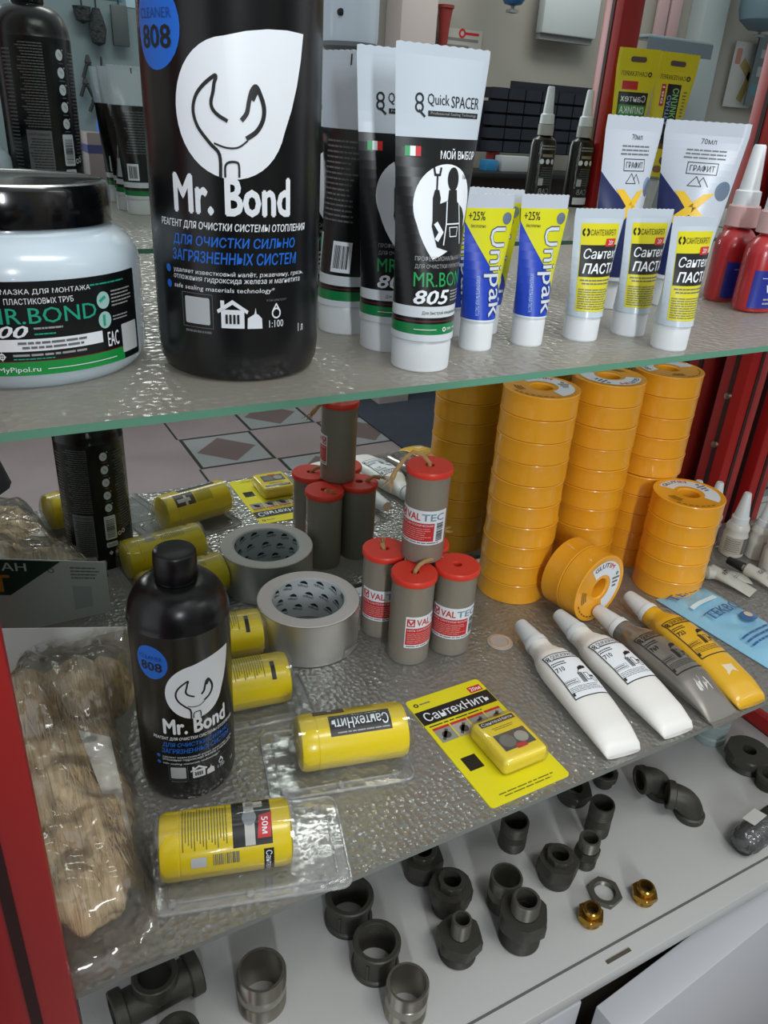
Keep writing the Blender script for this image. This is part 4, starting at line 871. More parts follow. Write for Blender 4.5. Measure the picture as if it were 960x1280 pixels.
# ------------------------------------------------------------------ sealant squeeze bottles lying in a row
def sealer(label, tip, tail, m, kind):
    d = Vector((tip[0]-tail[0], tip[1]-tail[1], 0)); Lb = d.length; rz = math.atan2(d.y, d.x)-PI/2
    t = thing('sealant_tube', label, 'sealant tube', (tail[0], tail[1], ZL), rz, 'sealant squeeze tubes lying in a row')
    k = Lb/.19
    # stations: distance from the tail, half width, half height
    stn = [(0, .0180, .0032), (.0025, .0196, .0055), (.02, .0215, .0095), (.05, .0228, .0125), (.08, .0230, .0145), (.108, .0224, .0152), (.124, .0196, .0146), (.134, .0150, .0132), (.139, .0122, .0120), (.144, .0116, .0116), (.152, .0114, .0114)]
    if kind == 'foil': stn[0] = (0, .0200, .0006); stn[1] = (.004, .0200, .0008); stn[2] = (.024, .0202, .0065)
    ZC = .0150
    def zc(v):                                     # height of the middle line: body rests on the shelf
        return hh(v)*1.0+(.0008 if v < .13 else (v-.13)*.10)
    def interp(v, j):
        for a, b in zip(stn, stn[1:]):
            if v <= b[0]: f = max(0, (v-a[0])/(b[0]-a[0])); f = f*f*(3-2*f) if 0 else f; return a[j]+(b[j]-a[j])*f
        return stn[-1][j]
    hw = lambda v: interp(v, 1); hh = lambda v: interp(v, 2)
    n = 32; rings = []
    vs = [i*.152/36 for i in range(37)]
    for v in vs:
        a, b, c = hw(v), hh(v), zc(v); e = .8
        rings.append([(math.copysign(abs(math.cos(2*PI*i/n))**e, math.cos(2*PI*i/n))*a, v*k, c+math.copysign(abs(math.sin(2*PI*i/n))**.9, math.sin(2*PI*i/n))*b) for i in range(n)])
    bd = MB().loft(rings, m); bd.build('body', t, ang=60)
    if kind == 'foil':
        MB().box((0, .010*k, .0022), (.0405, .016*k, .0016), m, .0004).build('crimp', t)
        A = MB(); mpf = lambda u, v, o: (u, v*k, zc(v)+hh(v)*math.sqrt(max(0, 1-(u/hw(v))**2))**.9+o)
        r_ = random.Random(5)
        for q in range(9): A.art(poly(*[(-.010+q*.0024+r_.uniform(-.002, .002), .030+r_.uniform(0, .018)) for _ in range(4)]), mpf, mat('pale foil patch', '#c9c8c2', .35), .0002, du=.004, dv=.006)  # random pale patches scattered near the crimped end
        A.build('pale_patch', t)
    if kind == 'yellow':
        A = MB(); mpf = lambda u, v, o: (u, v*k, zc(v)+hh(v)*math.sqrt(max(0, 1-(u/hw(v))**2))**.9+o)
        A.art(poly((-.014, .034), (-.006, .042), (.004, .040), (.013, .046), (.016, .038), (.006, .030), (.0, .033), (-.009, .028)), mpf, mat('pale paste smear', '#d8cdb4', .4), .0002, du=.004, dv=.006); A.build('pale_patch', t)
    zn = zc(.152); Mn = T(0, .151*k, zn) @ RX(-90+3)
    MB().lathe([(.0124, 0), (.0126, .001), (.0122, .007), (.0112, .0078), (.0108, .012), (.0078, .036), (.0072, .0385), (0, .0390)], M_whitecap, 28, Mn).build('nozzle_cap', t)
    A = MB(); mp = lambda u, v, o: (u, v*k, zc(v)+hh(v)*abs(max(0, 1-abs(u/hw(v))**2.5))**.36+o)
    ink = M_inkdk
    def a(g, mm=ink, o=.00025): A.art(g, mp, mm, o, du=.003, dv=.006)
    u0, u1, v0, v1 = -.0180, .0185, .056, .118
    if kind == 'white': a(rect(u0, v0, u1, v1), M_ink, .0001)
    a(join(rect(u0, v1-.0011, u1, v1), rect(u0, v0, u1, v0+.0012), rect(u0, v0, u0+.0008, v1)))
    a(join(annulus(u0+.0030, v1-.0045, .0008, .0018, n=14), annulus(u0+.0030, v1-.0077, .0008, .0018, n=14), stroke([(u0+.003, v1-.009), (u0+.0055, v1-.0105)], .0008)))
    a(text('QUICKSPACER', u0+.0062, v1-.0082, u1-.0008, v1-.0024, .03)); a(rect(u0+.0062, v1-.0102, u1-.0008, v1-.0086))
    a(lines(u0+.0015, v1-.0185, u0+.017, v1-.0130, 2, .45, 4)); a(text({'white': '710', 'foil': '769', 'yellow': '723'}[kind], u0+.0015, v1-.0265, u0+.0105, v1-.0205, .04))
    a(join(poly((.004, .088), (.0135, .0905), (.0145, .0935), (.0095, .0945), (.0050, .0920)), stroke([(.0045, .089), (.001, .083)], .0006)))
    a(frame(u0+.0012, .0725, u0+.015, .0785, .0003)); a(lines(u0+.002, .0732, u0+.014, .0778, 2, .4, 5)); a(lines(u0+.0015, .0625, u1-.001, .0700, 4, .3, 9)); a(rect(u0+.001, .0600, u0+.003, .0640))
    a(join(bars(.0005, .072, .0055, .0850, 4, 5), frame(.0065, .0740, .0115, .0840, .0007), rect(.0115, .078, .0155, .080), frame(.0125, .0715, .0160, .0775, .0005)))
    A.build('label', t); return t
sealer('white sealant tube with black printed label, nearest the yellow card', (.4865, .5285), (.4620, .3420), mat('soft white bottle', '#e6e5e1', .4), 'white')
sealer('white sealant tube with black printed label, second in the row', (.5380, .5270), (.5290, .3400), mat('soft white bottle', '#e6e5e1', .4), 'white')
sealer('grey sealant tube with flat crimped foil end, between white and yellow ones', (.5850, .5150), (.5890, .3320), mat('grey paste tube', '#7f7b74', .25, metal=.35, coat=.3), 'foil')
sealer('yellow sealant tube at the right end of the row', (.6400, .5230), (.6290, .3380), mat('yellow paste bottle', '#d9a824', .3, coat=.3), 'yellow')

# ------------------------------------------------------------------ yellow carded thread pack
M_cardy = mat('yellow card print', '#ded41c', .35)
P = at(617, 1013, ZL); Q = at(712, 970, ZL)
t = thing('thread_card_pack', 'flat yellow carded pack with small yellow reel box lying at the shelf edge', 'pack', (.3195, .3445, ZL), deg(.6))
CW, CH = .0845, .1415
mb = MB(); g = rrect(0, 0, CW, CH, .004); mb.prism(g[0], 0, .0009, M_cardy); mb.build('card', t)
A = MB(); mp = m_top(.0009)
def a(g, m, o=.0001): A.art(g, mp, m, o)
a(rect(.0005, CH*.745, CW-.0005, CH*.875), M_inkdk); a(text('СантехНить', .006, CH*.770, CW-.006, CH*.850, .018), M_ink, .0002)
a(poly((.066, CH*.885), (.081, CH*.885), (.081, CH*.945), (.066, CH*.945)), M_red); a(text('20м', .0675, CH*.897, .0795, CH*.933, .03), M_ink, .0002)
a(join(annulus(.0075, CH*.935, .0012, .0026, n=14)), M_inkdk); a(lines(.0115, CH*.925, .026, CH*.945, 1, .6, 2), M_inkdkg); a(lines(.004, CH*.712, .078, CH*.732, 1, .5, 2), M_inkdk)
for i in range(4):
    x0 = .0045+i*.0192; a(rect(x0, CH*.565, x0+.0178, CH*.700), mat('photo %d' % (i % 2), '#a8a49a' if i % 2 else '#8f8f88', .5)); a(rect(x0, CH*.680, x0+.0178, CH*.700), M_red, .0002)
    a(join(disc(x0+.009, CH*.62, .0045), stroke([(x0+.004, CH*.59), (x0+.012, CH*.66)], .003)), mat('photo dark', '#4c4a45', .5), .0002)
a(rect(.0075, CH*.290, .0225, CH*.405), mat('black window', '#1c1a14', .3)); a(lines(.010, CH*.03, .076, CH*.075, 2, .4, 3, True), mat('yellow dark print', '#7a7414', .5)); a(rect(.073, CH*.41, .078, CH*.48), mat('photo 0', '#8f8f88', .5))
A.build('card_print', t)
bx = MB(); bx.box((.0525, .0490, .0097), (.0470, .0540, .0170), mat('yellow reel plastic', '#f0d824', .35), .005, None, 4); rb = bx.build('reel_box', t)
A = MB(); mp = m_top(.0183)
def dn(g): return [(x, y-.0070) for x, y in g[0]], g[1]
A.art(dn(rect(.034, .0720, .071, .0780)), mp, M_inkdk); A.art(dn(text('СантехНить', .0355, .0732, .0695, .0768, .018)), mp, M_ink, .0003); A.art(dn(lines(.040, .0645, .066, .0685, 2, .4, 3, True)), mp, mat('yellow dark print', '#7a7414', .5)); A.art(dn(rect(.037, .040, .070, .0600)), mp, mat('photo dark', '#4c4a45', .5)); A.art(dn(join(disc(.046, .050, .0075), )), mp, mat('photo mid', '#77746c', .5), .0003); A.art(dn(join(disc(.061, .050, .0065), )), mp, mat('photo 1', '#a8a49a', .5), .0003); A.art(dn(rect(.049, .0385, .060, .0435)), mp, M_red, .0004)
A.build('reel_label', rb)
MB().box((.0525, .0490, .0103), (.0510, .0585, .0186), clear('blister film', .03, rough=.05, gloss=.4), .007, None, 4).build('blister', t)

# ------------------------------------------------------------------ thread spools in clear blister trays
M_spy = mat('yellow spool plastic', '#dcc418', .3, coat=.3)
M_tray = clear('blister film', .03, rough=.05, gloss=.4)
M_tray2 = clear('blister sheet film', .16, rough=.12, bump=(.35, .004, 45), gloss=.9, white='#eef2f4')
def spool_pack(label, cx, cy, rz, kind, off=(.0, .0), sheet=(.142, .086), roll_=0):
    t = thing('thread_spool_pack', label, 'thread pack', (cx, cy, ZL), rz, 'yellow thread spools in clear blister trays')
    r, L = .0235, .0930; zc = r+.0022; M = T(0, 0, zc) @ RX(roll_) @ RY(90) @ T(0, 0, -L/2)
    b = MB(); b.lathe([(0, 0), (r*.80, 0), (r*.94, .0012), (r, .005), (r, .0135), (r*.985, .014), (r*.985, .0146), (r, .0151), (r, L-.006), (r*.95, L-.0015), (r*.8, L), (0, L)], M_spy, 48, M); b.build('spool', t)
    A = MB(); inv = RX(roll_)
    def mp(u, v, o):                               # u along the spool, v around it (0 = top, + towards the viewer)
        q = inv @ Vector((u, (r+o)*math.sin(v/r), (r+o)*math.cos(v/r))); return (q.x, q.y, q.z+zc)
    def a(g, m, o=.00015): A.art(([(x, -y) for x, y in g[0]], g[1]), mp, m, o, dv=.003)   # artwork below is laid out with v towards the viewer
    def tx(*k):
        g = text(*k); return [(x, k[2]+k[4]-y) for x, y in g[0]], g[1]
    yd = mat('yellow dark print', '#7a7414', .5)
    def flip(g): return [(-x, -y) for x, y in g[0]], g[1]
    if kind == 'pictures':
        a(rect(.0045, -.016, .0320, .0235), M_inkdk); a(join(rect(.0130, -.014, .0200, .023), rect(.0145, -.012, .0265, -.004)), mat('photo pale', '#b9bbb6', .4), .0003); a(disc(.0165, .004, .005, .006), mat('photo mid2', '#8c949a', .4), .0003)
        a(poly((.0235, .0035), (.0325, .0015), (.0310, .0190), (.0215, .0190)), M_red, .0004); a(tx('50м', .0250, .0050, .0295, .0165, .03, 0, -90), M_ink, .0006)
        a(rect(.0255, .0265, .0325, .0600), M_inkdk); a(tx('СантехНить', .0268, .0280, .0312, .0590, .018, 0, -90), M_ink, .0004)
        for i in range(16): a(rect(-.0300+i*.0020, -.013+(i % 5)*.001, -.0292+i*.0020, .0215-(i*7 % 4)*.002), yd)
        a(rect(-.0245, .0265, -.0140, .034), M_qr); a(bars(-.0095, .0255, .0090, .034, 14), M_inkdkg)
    elif kind == 'text':
        a(flip(rect(-.031, -.0175, .0215, .0015)), M_inkdk, .0002)
        a(flip(tx('СантехНить', -.0290, -.0125, .0200, -.0025, .018)), M_ink, .0004); a(flip(lines(-.029, -.0160, .018, -.0140, 1, .5, 3)), M_inkgrey, .0004)
        a(rect(-.0330, -.0235, -.0060, -.0050), mat('brown photo', '#4b3c2a', .4)); a(join(rect(-.0300, -.0185, -.012, -.0135), rect(-.020, -.0235, -.0165, -.009)), mat('photo pale', '#b9bbb6', .4), .0003)
        for i in range(14): a(rect(-.0040+i*.0017, -.023, -.0033+i*.0017, -.0075), yd)
    else:
        for i in range(13): a(rect(-.005+i*.0022, -.012, -.0042+i*.0022, .018-(i*5 % 4)*.002), yd)
        a(rect(-.024, -.010, -.012, .020), mat('grey box print', '#b3ae94', .5)); a(rect(.0280, .004, .0320, .022), M_inkdk, .0002); a(bars(-.030, .024, -.010, .034, 10), M_inkdkg)
    A.build('spool_label', t)
    sw, sh = sheet; ox, oy = off
    s = MB(); g = rrect(ox-sw/2, oy-sh/2, ox+sw/2, oy+sh/2, .009); s.prism(g[0], .0004, .0011, M_tray2)
    for qx, qy in ((-.40, -.40), (-.02, -.41), (.36, -.38), (.38, .36), (-.38, .40), (.0, .41)):
        s.lathe([(.0035, .0010), (.0032, .0030), (.0015, .0036), (0, .0036)], M_tray2, 14, T(ox+qx*sw, oy+qy*sh, 0))
    gp = rrect(ox-sw/2+.001, oy-sh/2+.001, ox+sw/2-.001, oy+sh/2-.001, .008)[0]; s.tube([(x, y, .0016) for x, y in gp+gp[:1]], .0011, M_tray2, 6)
    gp = rrect(ox-sw/2+.010, oy-sh/2+.009, ox+sw/2-.010, oy+sh/2-.009, .006)[0]; s.tube([(x, y, .0014) for x, y in gp+gp[:1]], .0009, M_tray2, 6)
    s.build('tray', t)
    d = MB(); n = 22; R_ = []
    for x, k in ((-L/2-.004, .55), (-L/2-.0032, .93), (-L/2-.001, 1), (L/2+.001, 1), (L/2+.0032, .93), (L/2+.004, .55)):
        R_.append([(x, math.cos(PI*i/n)*(r+.0015)*(1 if k == 1 else .96), .0012+math.sin(PI*i/n)**.8*(2*r+.002)*k) for i in range(n+1)])
    d.loft(R_, M_tray, cap=True, closed=False); d.build('blister_dome', t)
    return t
spool_pack('yellow thread spool in its clear tray lying at the front shelf edge', .1110, .3880, deg(-15.5), 'pictures', (.018, .006))
spool_pack('yellow thread spool with upside down black lettering, beside the carded pack', .2400, .4440, deg(-13), 'text', (-.012, .004), (.124, .080))
spool_pack('yellow thread spool half hidden behind the lower black bottle, in front of the tape', .1745, .5470, deg(-8), 'lines', (.010, .0), (.112, .066))
spool_pack('yellow thread spool furthest back behind the lower black bottle', .1770, .6240, deg(-8), 'lines', (.006, .0), (.110, .066))

# ------------------------------------------------------------------ bag of flax
M_film = clear('crinkled bag film', .06, '#fbf9f4', .07, bump=(.8, .03, 15), gloss=.85, white='#e2dfd6')
def fibre_mat():
    m = bpy.data.materials.new('combed flax fibre'); m.use_nodes = True; nt = m.node_tree; b = nt.nodes['Principled BSDF']; b.inputs['Roughness'].default_value = .75
    tc = nt.nodes.new('ShaderNodeTexCoord'); mp = nt.nodes.new('ShaderNodeMapping'); mp.inputs['Scale'].default_value = (330, 22, 60); nt.links.new(tc.outputs['Object'], mp.inputs[0])
    n = nt.nodes.new('ShaderNodeTexNoise'); n.inputs['Scale'].default_value = 1; n.inputs['Detail'].default_value = 5; n.inputs['Distortion'].default_value = 1.2; nt.links.new(mp.outputs[0], n.inputs['Vector'])
    cr = nt.nodes.new('ShaderNodeValToRGB'); cr.color_ramp.elements[0].color = lin('#b39a78')+[1]; cr.color_ramp.elements[1].color = lin('#e2cfae')+[1]; cr.color_ramp.elements[0].position = .3; cr.color_ramp.elements[1].position = .7
    nt.links.new(n.outputs['Fac'], cr.inputs[0]); nt.links.new(cr.outputs[0], b.inputs['Base Color'])
    bp = nt.nodes.new('ShaderNodeBump'); bp.inputs['Strength'].default_value = .7; bp.inputs['Distance'].default_value = .004; nt.links.new(n.outputs['Fac'], bp.inputs['Height']); nt.links.new(bp.outputs[0], b.inputs['Normal'])
    return m
M_fib = fibre_mat()
from mathutils import noise
bx0, by0 = .0455, .505
t = thing('flax_bag', 'clear crinkled plastic bag stuffed with tan flax, left end of lower shelf', 'bag', (bx0, by0, ZL), 0)
def bag_right(y):                                     # right hand outline of the bag as it lies askew on the shelf
    K = [(-.150, .008), (-.08, .018), (-.014, .023), (.040, .028), (.075, .044), (.112, .056)]
    for (a, b), (c, d) in zip(K, K[1:]):
        if y <= c: return b+(d-b)*max(0, (y-a)/(c-a))
    return K[-1][1]
def lump(cx, cy, cz, rx, ry, rz_, seed, m, amp=.25, nn=26):
    R_ = []
    for i in range(1, nn):
        a = PI*i/nn; ring = []
        for j in range(nn):
            b = 2*PI*j/nn; d = Vector((math.sin(a)*math.cos(b), math.cos(a), math.sin(a)*math.sin(b)))
            k = 1+amp*noise.noise(d*2.2+Vector((seed, 0, 0)))+amp*.5*noise.noise(d*5+Vector((0, seed, 0)))
            ring.append((cx+d.x*rx*k, cy+d.y*ry*k, max(.0012, cz+d.z*rz_*k)))
        R_.append(ring)
    return R_
LUMPS = [(-.030, -.085, .020, .033, .058, .019), (-.040, .000, .024, .032, .070, .023), (-.008, .068, .036, .040, .028, .034), (-.014, .020, .022, .030, .050, .020), (.020, .078, .030, .022, .026, .028), (-.045, .060, .040, .026, .036, .038), (-.016, -.040, .018, .030, .050, .017)]
f = MB()
for k, L_ in enumerate(LUMPS): f.loft(lump(*L_, k*3.1, M_fib, .14, 40), M_fib)
def flaxtop(x, y):
    h = 0
    for cx, cy, cz, rx, ry, rz_ in LUMPS:
        q = 1-((x-cx)/(rx*1.10))**2-((y-cy)/(ry*1.10))**2
        if q > 0: h = max(h, cz+rz_*1.10*math.sqrt(q))
    return h
for k in range(240):                                  # combed strands lying on the hank
    x = rnd.uniform(-.068, .010); y = rnd.uniform(-.075, .085); P_ = []; dx = rnd.uniform(-.0035, .0045); r_ = rnd.uniform(.0004, .0008)
    for q in range(7):
        yy = y-.009*q; h = flaxtop(x, yy)
        if h < .006: break
        P_.append((x, yy, h*.94-.001*rnd.random())); x += dx+rnd.uniform(-.0012, .0012)
    if len(P_) > 3: f.tube(P_, [r_*.4]+[r_]*(len(P_)-2)+[r_*.3], M_fib, 5)
f.build('flax_hank', t, ang=80)
# film: a pillow drawn tight over the flax, with creases
fm = MB(); NU, NV = 46, 84; G = []; H = []
for j in range(NV+1):
    v = j/NV; y = -.166+v*.276; xr = bag_right(y); row = []; hr = []
    for i in range(NU+1):
        u = i/NU; x = xr-.098*(1-u); row.append((x, y)); hr.append(flaxtop(x, y)+.002)
    G.append(row); H.append(hr)
for it in range(2):
    H = [[max(H[max(0, min(NV, j+a))][max(0, min(NU, i+b))] for a in (-1, 0, 1) for b in (-1, 0, 1)) for i in range(NU+1)] for j in range(NV+1)]
for it in range(3):
    H = [[max(H[j][i]*.5 if it < 0 else 0, sum(H[max(0, min(NV, j+a))][max(0, min(NU, i+b))] for a in (-1, 0, 1) for b in (-1, 0, 1))/9) for i in range(NU+1)] for j in range(NV+1)]
top = []; bot = []
for j in range(NV+1):
    ru = []; rb = []
    for i in range(NU+1):
        x, y = G[j][i]; u = i/NU; v = j/NV
        e = min(1, 9*min(u, 1-u))*min(1, 18*v); back = max(0, (v-.80)/.20)
        wv = noise.noise(Vector((x*38, y*34, .3)))*.0045+noise.noise(Vector((x*80+y*60, y*70, 1.7)))*.0025-abs(noise.noise(Vector((x*22+y*30, y*26-x*20, 4.2))))*.006+.003
        z = max(H[j][i], .070*back)*(.65+.35*e)*(1 if v > .05 else .3)+wv*e+.0015
        ru.append((x, y, max(.0016, z))); rb.append((x, y, .0008+.066*max(0, (v-.93)/.07)**1.2))
    top.append(ru); bot.append(rb)
fm.loft(top, M_film, cap=False, closed=False); fm.loft(bot, M_film, cap=False, closed=False)
fm.build('film', t, ang=40)
cardp = MB(); M_paper = mat('white insert paper', '#d5d6d4', .6)
def sheet(mb, pts, m, th=.0004):
    n = Vector((Vector(pts[1])-Vector(pts[0])).cross(Vector(pts[2])-Vector(pts[0]))).normalized()*th
    mb.add(list(pts)+[tuple(Vector(p)+n) for p in pts], [(0, 1, 2, 3), (7, 6, 5, 4), (0, 4, 5, 1), (1, 5, 6, 2), (2, 6, 7, 3), (3, 7, 4, 0)], m)
sheet(cardp, [(-.012, .018, .046), (.010, .006, .040), (.006, -.085, .024), (-.002, -.092, .024)], M_paper); cardp.build('paper_insert', t)
hp = MB()      # header card at the back of the bag, printed on the side towards the mirror
W0, W1, Y_, Z0, Z1 = -.058, .0530, .1120, .004, .066
def tilt(P): return (P[0], P[1], P[2]+(.030 if P[2] > .02 else .0)*(W1-P[0])/(W1-W0))
n0 = len(hp.v); hp.box(((W0+W1)/2, Y_, (Z0+Z1)/2), (W1-W0, .0012, Z1-Z0), M_paper)
mpb = lambda u, v, o: (u, Y_+.0006+o, v)
hp.art(poly((W0, Z1-.001), (.010, Z1-.001), (-.040, Z0+.02), (W0, Z0+.02)), mpb, mat('dark green print', '#1f3b2a', .5), .0003); hp.art(rect(W0, Z0+.022, -.050, Z1-.016), mpb, M_red, .0005)
def txm(*k):
    g = text(*k); return [(k[1]+k[3]-x, y) for x, y in g[0]], g[1]      # read from behind the bag
hp.art(txm('НАВ', -.054, Z1-.013, -.022, Z1-.004, .03), mpb, M_ink, .0007); hp.art(txm('Т', -.056, Z0+.024, -.038, Z1-.018, .06), mpb, mat('orange print', '#d8892a', .5), .0007)
hp.art(lines(.018, Z1-.022, .046, Z1-.006, 4, .35, 5), mpb, M_inkdkg, .0003); hp.art(rect(.018, Z0+.012, .036, Z1-.030), mpb, M_qr, .0003); hp.art(annulus(-.000, Z1-.012, .002, .003, n=14), mpb, M_inkdkg, .0003)
hp.v = [tilt(p) for p in hp.v]
hp.build('header_card', t)

# ------------------------------------------------------------------ glue bottles and small tubes at the right
def make_glue():
    t = thing('glue_bottle', '', 'bottle', (0, 0, 0), 0, 'small white glue bottles')
    MB().lathe([(0, .0005), (.0130, 0), (.0152, .0012), (.0158, .004), (.0158, .030), (.0140, .0345), (.0148, .038), (.0150, .042), (.0125, .047), (.0085, .049), (0, .049)], mat('milky glue plastic', '#d0cec6', .35), 32).build('body', t)
    MB().lathe([(.0100, .047), (.0112, .048), (.0110, .056), (.0096, .057), (.0048, .089), (.0040, .0905), (0, .0910)], M_whitecap, 28).build('cone_cap', t)
    A = MB(); A.art(rect(-.020, .006, .020, .030), m_cyl(.0158), mat('beige label', '#b5ab9d', .5), .0002, du=.003); A.art(rect(.004, .007, .016, .0295), m_cyl(.0158), mat('grey label block', '#5f6059', .5), .0004, du=.003); A.art(lines(.005, .009, .015, .028, 6, .35, 4), m_cyl(.0158), M_inkgrey, .0006, du=.003); A.art(lines(-.018, .009, .002, .027, 6, .3, 7), m_cyl(.0158), M_inkdkg, .0004, du=.003); A.build('label', t); return t
gl = make_glue()
for i, (x, y, lb) in enumerate(((.8700, .5640, 'white glue bottle with cone cap in front of the red post'), (.8620, .6020, 'white glue bottle between the roll stack and the post bottle'), (.8380, .6160, 'white glue bottle whose tip shows behind the short roll stack'), (.8960, .5440, 'white glue bottle at the right frame edge, rear of two'), (.8840, .5110, 'white glue bottle at the right frame edge, front of two'))):
    P = Vector((x, y, ZL))
    if i == 0: gl.location = P; gl['label'] = lb; gl.rotation_euler.z = deg(-25)
    else: dup(gl, P, lb, deg(-30+20*i))
def small_tube(label, x, y, rz, word, z=.0):
    t = thing('glue_tube', label, 'tube', (x, y, ZL+z), rz, 'small translucent glue tubes')
    m = mat('milky tube film', '#b4b3aa', .3, coat=.3); n = 20; R_ = []
    for v, a, b in ((0, .0125, .0008), (.006, .0125, .0012), (.02, .0120, .0035), (.042, .0100, .0070), (.056, .0088, .0085), (.060, .0045, .0045), (.064, .0040, .0040)):
        R_.append([(a*math.cos(2*PI*i/n), v, .0090*min(1, .25+v/.05)+b*math.sin(2*PI*i/n)) for i in range(n)])
    MB().loft(R_, m).build('body', t)
    MB().lathe([(.0058, 0), (.0062, .001), (.0050, .022), (0, .0230)], M_inkdk, 20, T(0, .061, .009) @ RX(-90)).build('cap', t)
    A = MB(); mp = lambda u, v, o: (u, v, .0095+.007*math.sqrt(max(0, 1-(u/.0125)**2))*min(1, .35+v/.06)+o)
    A.art(text(word, -.0075, .0340, .0075, .0400, .03), mp, M_inkdk, .001); A.art(lines(-.005, .022, .006, .027, 2, .4, 3), mp, M_inkdkg, .001); A.build('print', t); return t
small_tube('translucent glue tube with black cap lying beside the short roll stack', .8090, .4790, deg(18), 'RAPID')
small_tube('translucent glue tube lying behind the front one, under the glue bottle', .8330, .5050, deg(62), 'VITA', .0)
small_tube('translucent glue tube at the right frame edge below the glue bottles', .8480, .4600, deg(8), 'GLUE')
# light blue packet
P0 = (.7300, .4480)
t = thing('adhesive_packet', 'light blue plastic packet under the yellow sealant tube', 'packet', (P0[0], P0[1], ZL), deg(5))
M_pk = mat('light blue packet film', '#86bcd8', .25, coat=.5); M_pd = mat('packet dark blue', '#2f5f95', .3, coat=.5)
R_ = []
for j in range(23):
    v = j/22; row = []
    for i in range(15):
        u = i/14; e = (1-abs(2*u-1)**4)*(1-abs(2*v-1)**6)
        row.append(((u-.5)*.078, (v-.5)*.150, .0012+e*(.009+.003*noise.noise(Vector((u*4, v*7, 2))))))
    R_.append(row)
pk = MB(); pk.loft(R_, M_pk, cap=False, closed=False); pk.loft([[(x, y, .0006) for x, y, z in r_] for r_ in R_], M_pk, cap=False, closed=False); pk.build('packet', t)
A = MB(); mp = lambda u, v, o: (u, v, .0012+max(0, (1-abs(2*u/.078)**4)*(1-abs(2*v/.150)**6))*.0115+.0022+o)
A.art(text('TEKBOT', -.034, .052, .034, .066, .04), mp, M_pd, .0, du=.005, dv=.006); A.art(rect(-.030, .030, .012, .036), mp, mat('packet pale', '#c9dfe6', .3), .0, du=.005, dv=.006); A.art(text('TEKBOT', -.030, .004, .034, .018, .03), mp, M_pd, .0, du=.005, dv=.006)
A.art(disc(.012, -.012, .012, .009), mp, M_pd, .0, du=.005, dv=.006); A.art(disc(.014, -.010, .005, .005), mp, mat('beige print2', '#c9b39a', .4), .0003, du=.005, dv=.006); A.art(lines(-.030, -.050, .030, -.030, 3, .4, 5), mp, M_pd, .0, du=.005, dv=.006); A.build('print', t)

# ------------------------------------------------------------------ pipe fittings on the base board
M_iron = mat('black malleable iron', '#3e3d37', .48, metal=.35, bump=(.25, .002), vscale=120, vary=.2)
M_ironl = mat('worn iron thread', '#6a6961', .38, metal=.7)
M_stl = mat('galvanised steel pipe', '#a19d92', .28, metal=.9)
M_brass = mat('brass', '#b08a3e', .25, metal=.95)
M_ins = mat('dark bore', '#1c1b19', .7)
def thread(r, z0, z1, pitch=.0022, amp=.0007):
    n = max(2, int((z1-z0)/pitch)); P = []
    for i in range(n): P += [(r-amp, z0+(z1-z0)*i/n), (r, z0+(z1-z0)*(i+.5)/n)]
    return P+[(r-amp, z1)]
def hexpts(r, n=6, a0=0): return [(r*math.cos(2*PI*i/n+a0), r*math.sin(2*PI*i/n+a0)) for i in range(n)]
def hexring(mb, R0, r, z0, z1, m, n=6, a0=0., M=None, ch=.12):
    """hexagon nut with chamfered corners and a round hole"""
    k = 48; out = []; inn = []
    def hx(a, R): 
        s = 2*PI/n; b = (a-a0) % s - s/2; return R*math.cos(s/2)/math.cos(b)
    hh = (z1-z0)*ch
    rings = []
    for z, c in ((z0, .92), (z0+hh, 1.), (z1-hh, 1.), (z1, .92)):
        rings.append([(min(hx(2*PI*i/k, R0), R0*(c if c < 1 else 2))*math.cos(2*PI*i/k), min(hx(2*PI*i/k, R0), R0*(c if c < 1 else 2))*math.sin(2*PI*i/k), z) for i in range(k)])
    rings.append([(r*math.cos(2*PI*i/k), r*math.sin(2*PI*i/k), z1) for i in range(k)]); rings.append([(r*math.cos(2*PI*i/k), r*math.sin(2*PI*i/k), z0) for i in range(k)]); rings.append(rings[0])
    mb.loft(rings, m, cap=False, M=M); return mb
def fit_thing(name, label, cat, x, y, rz=0., rot=None, z=0.): return thing(name, label, cat, (x, y, ZB+z), rz, 'pipe fittings on the white board', rot)
def nipple(x, y, r, h, label, m, steel=False, both=True):
    t = fit_thing('pipe_nipple', label, 'pipe nipple', x, y)
    w_ = r*.84
    MB().lathe([(w_, 0), (r*.96, 0)]+thread(r, .001, h*.36)+[(r*.985, h*.37), (r*.985, h*.62)]+thread(r, h*.63, h-.001)+[(r*.95, h), (w_, h), (w_, 0)], m, 40).build('pipe', t)
    return t
nipple(.155, .443, .0237, .050, 'wide galvanised steel pipe nipple, left one of two in the foreground', M_stl)
nipple(.277, .372, .0209, .046, 'galvanised steel pipe nipple cut by the bottom of the photo', M_stl)
nipple(.434, .426, .0180, .046, 'iron pipe nipple with shiny rim behind the hexagon nipple', M_ironl)
nipple(.493, .487, .0168, .041, 'black pipe nipple with pale thread near the shelf edge', M_iron)
nipple(.602, .456, .0150, .049, 'narrow black pipe nipple just below the shelf edge', M_iron)
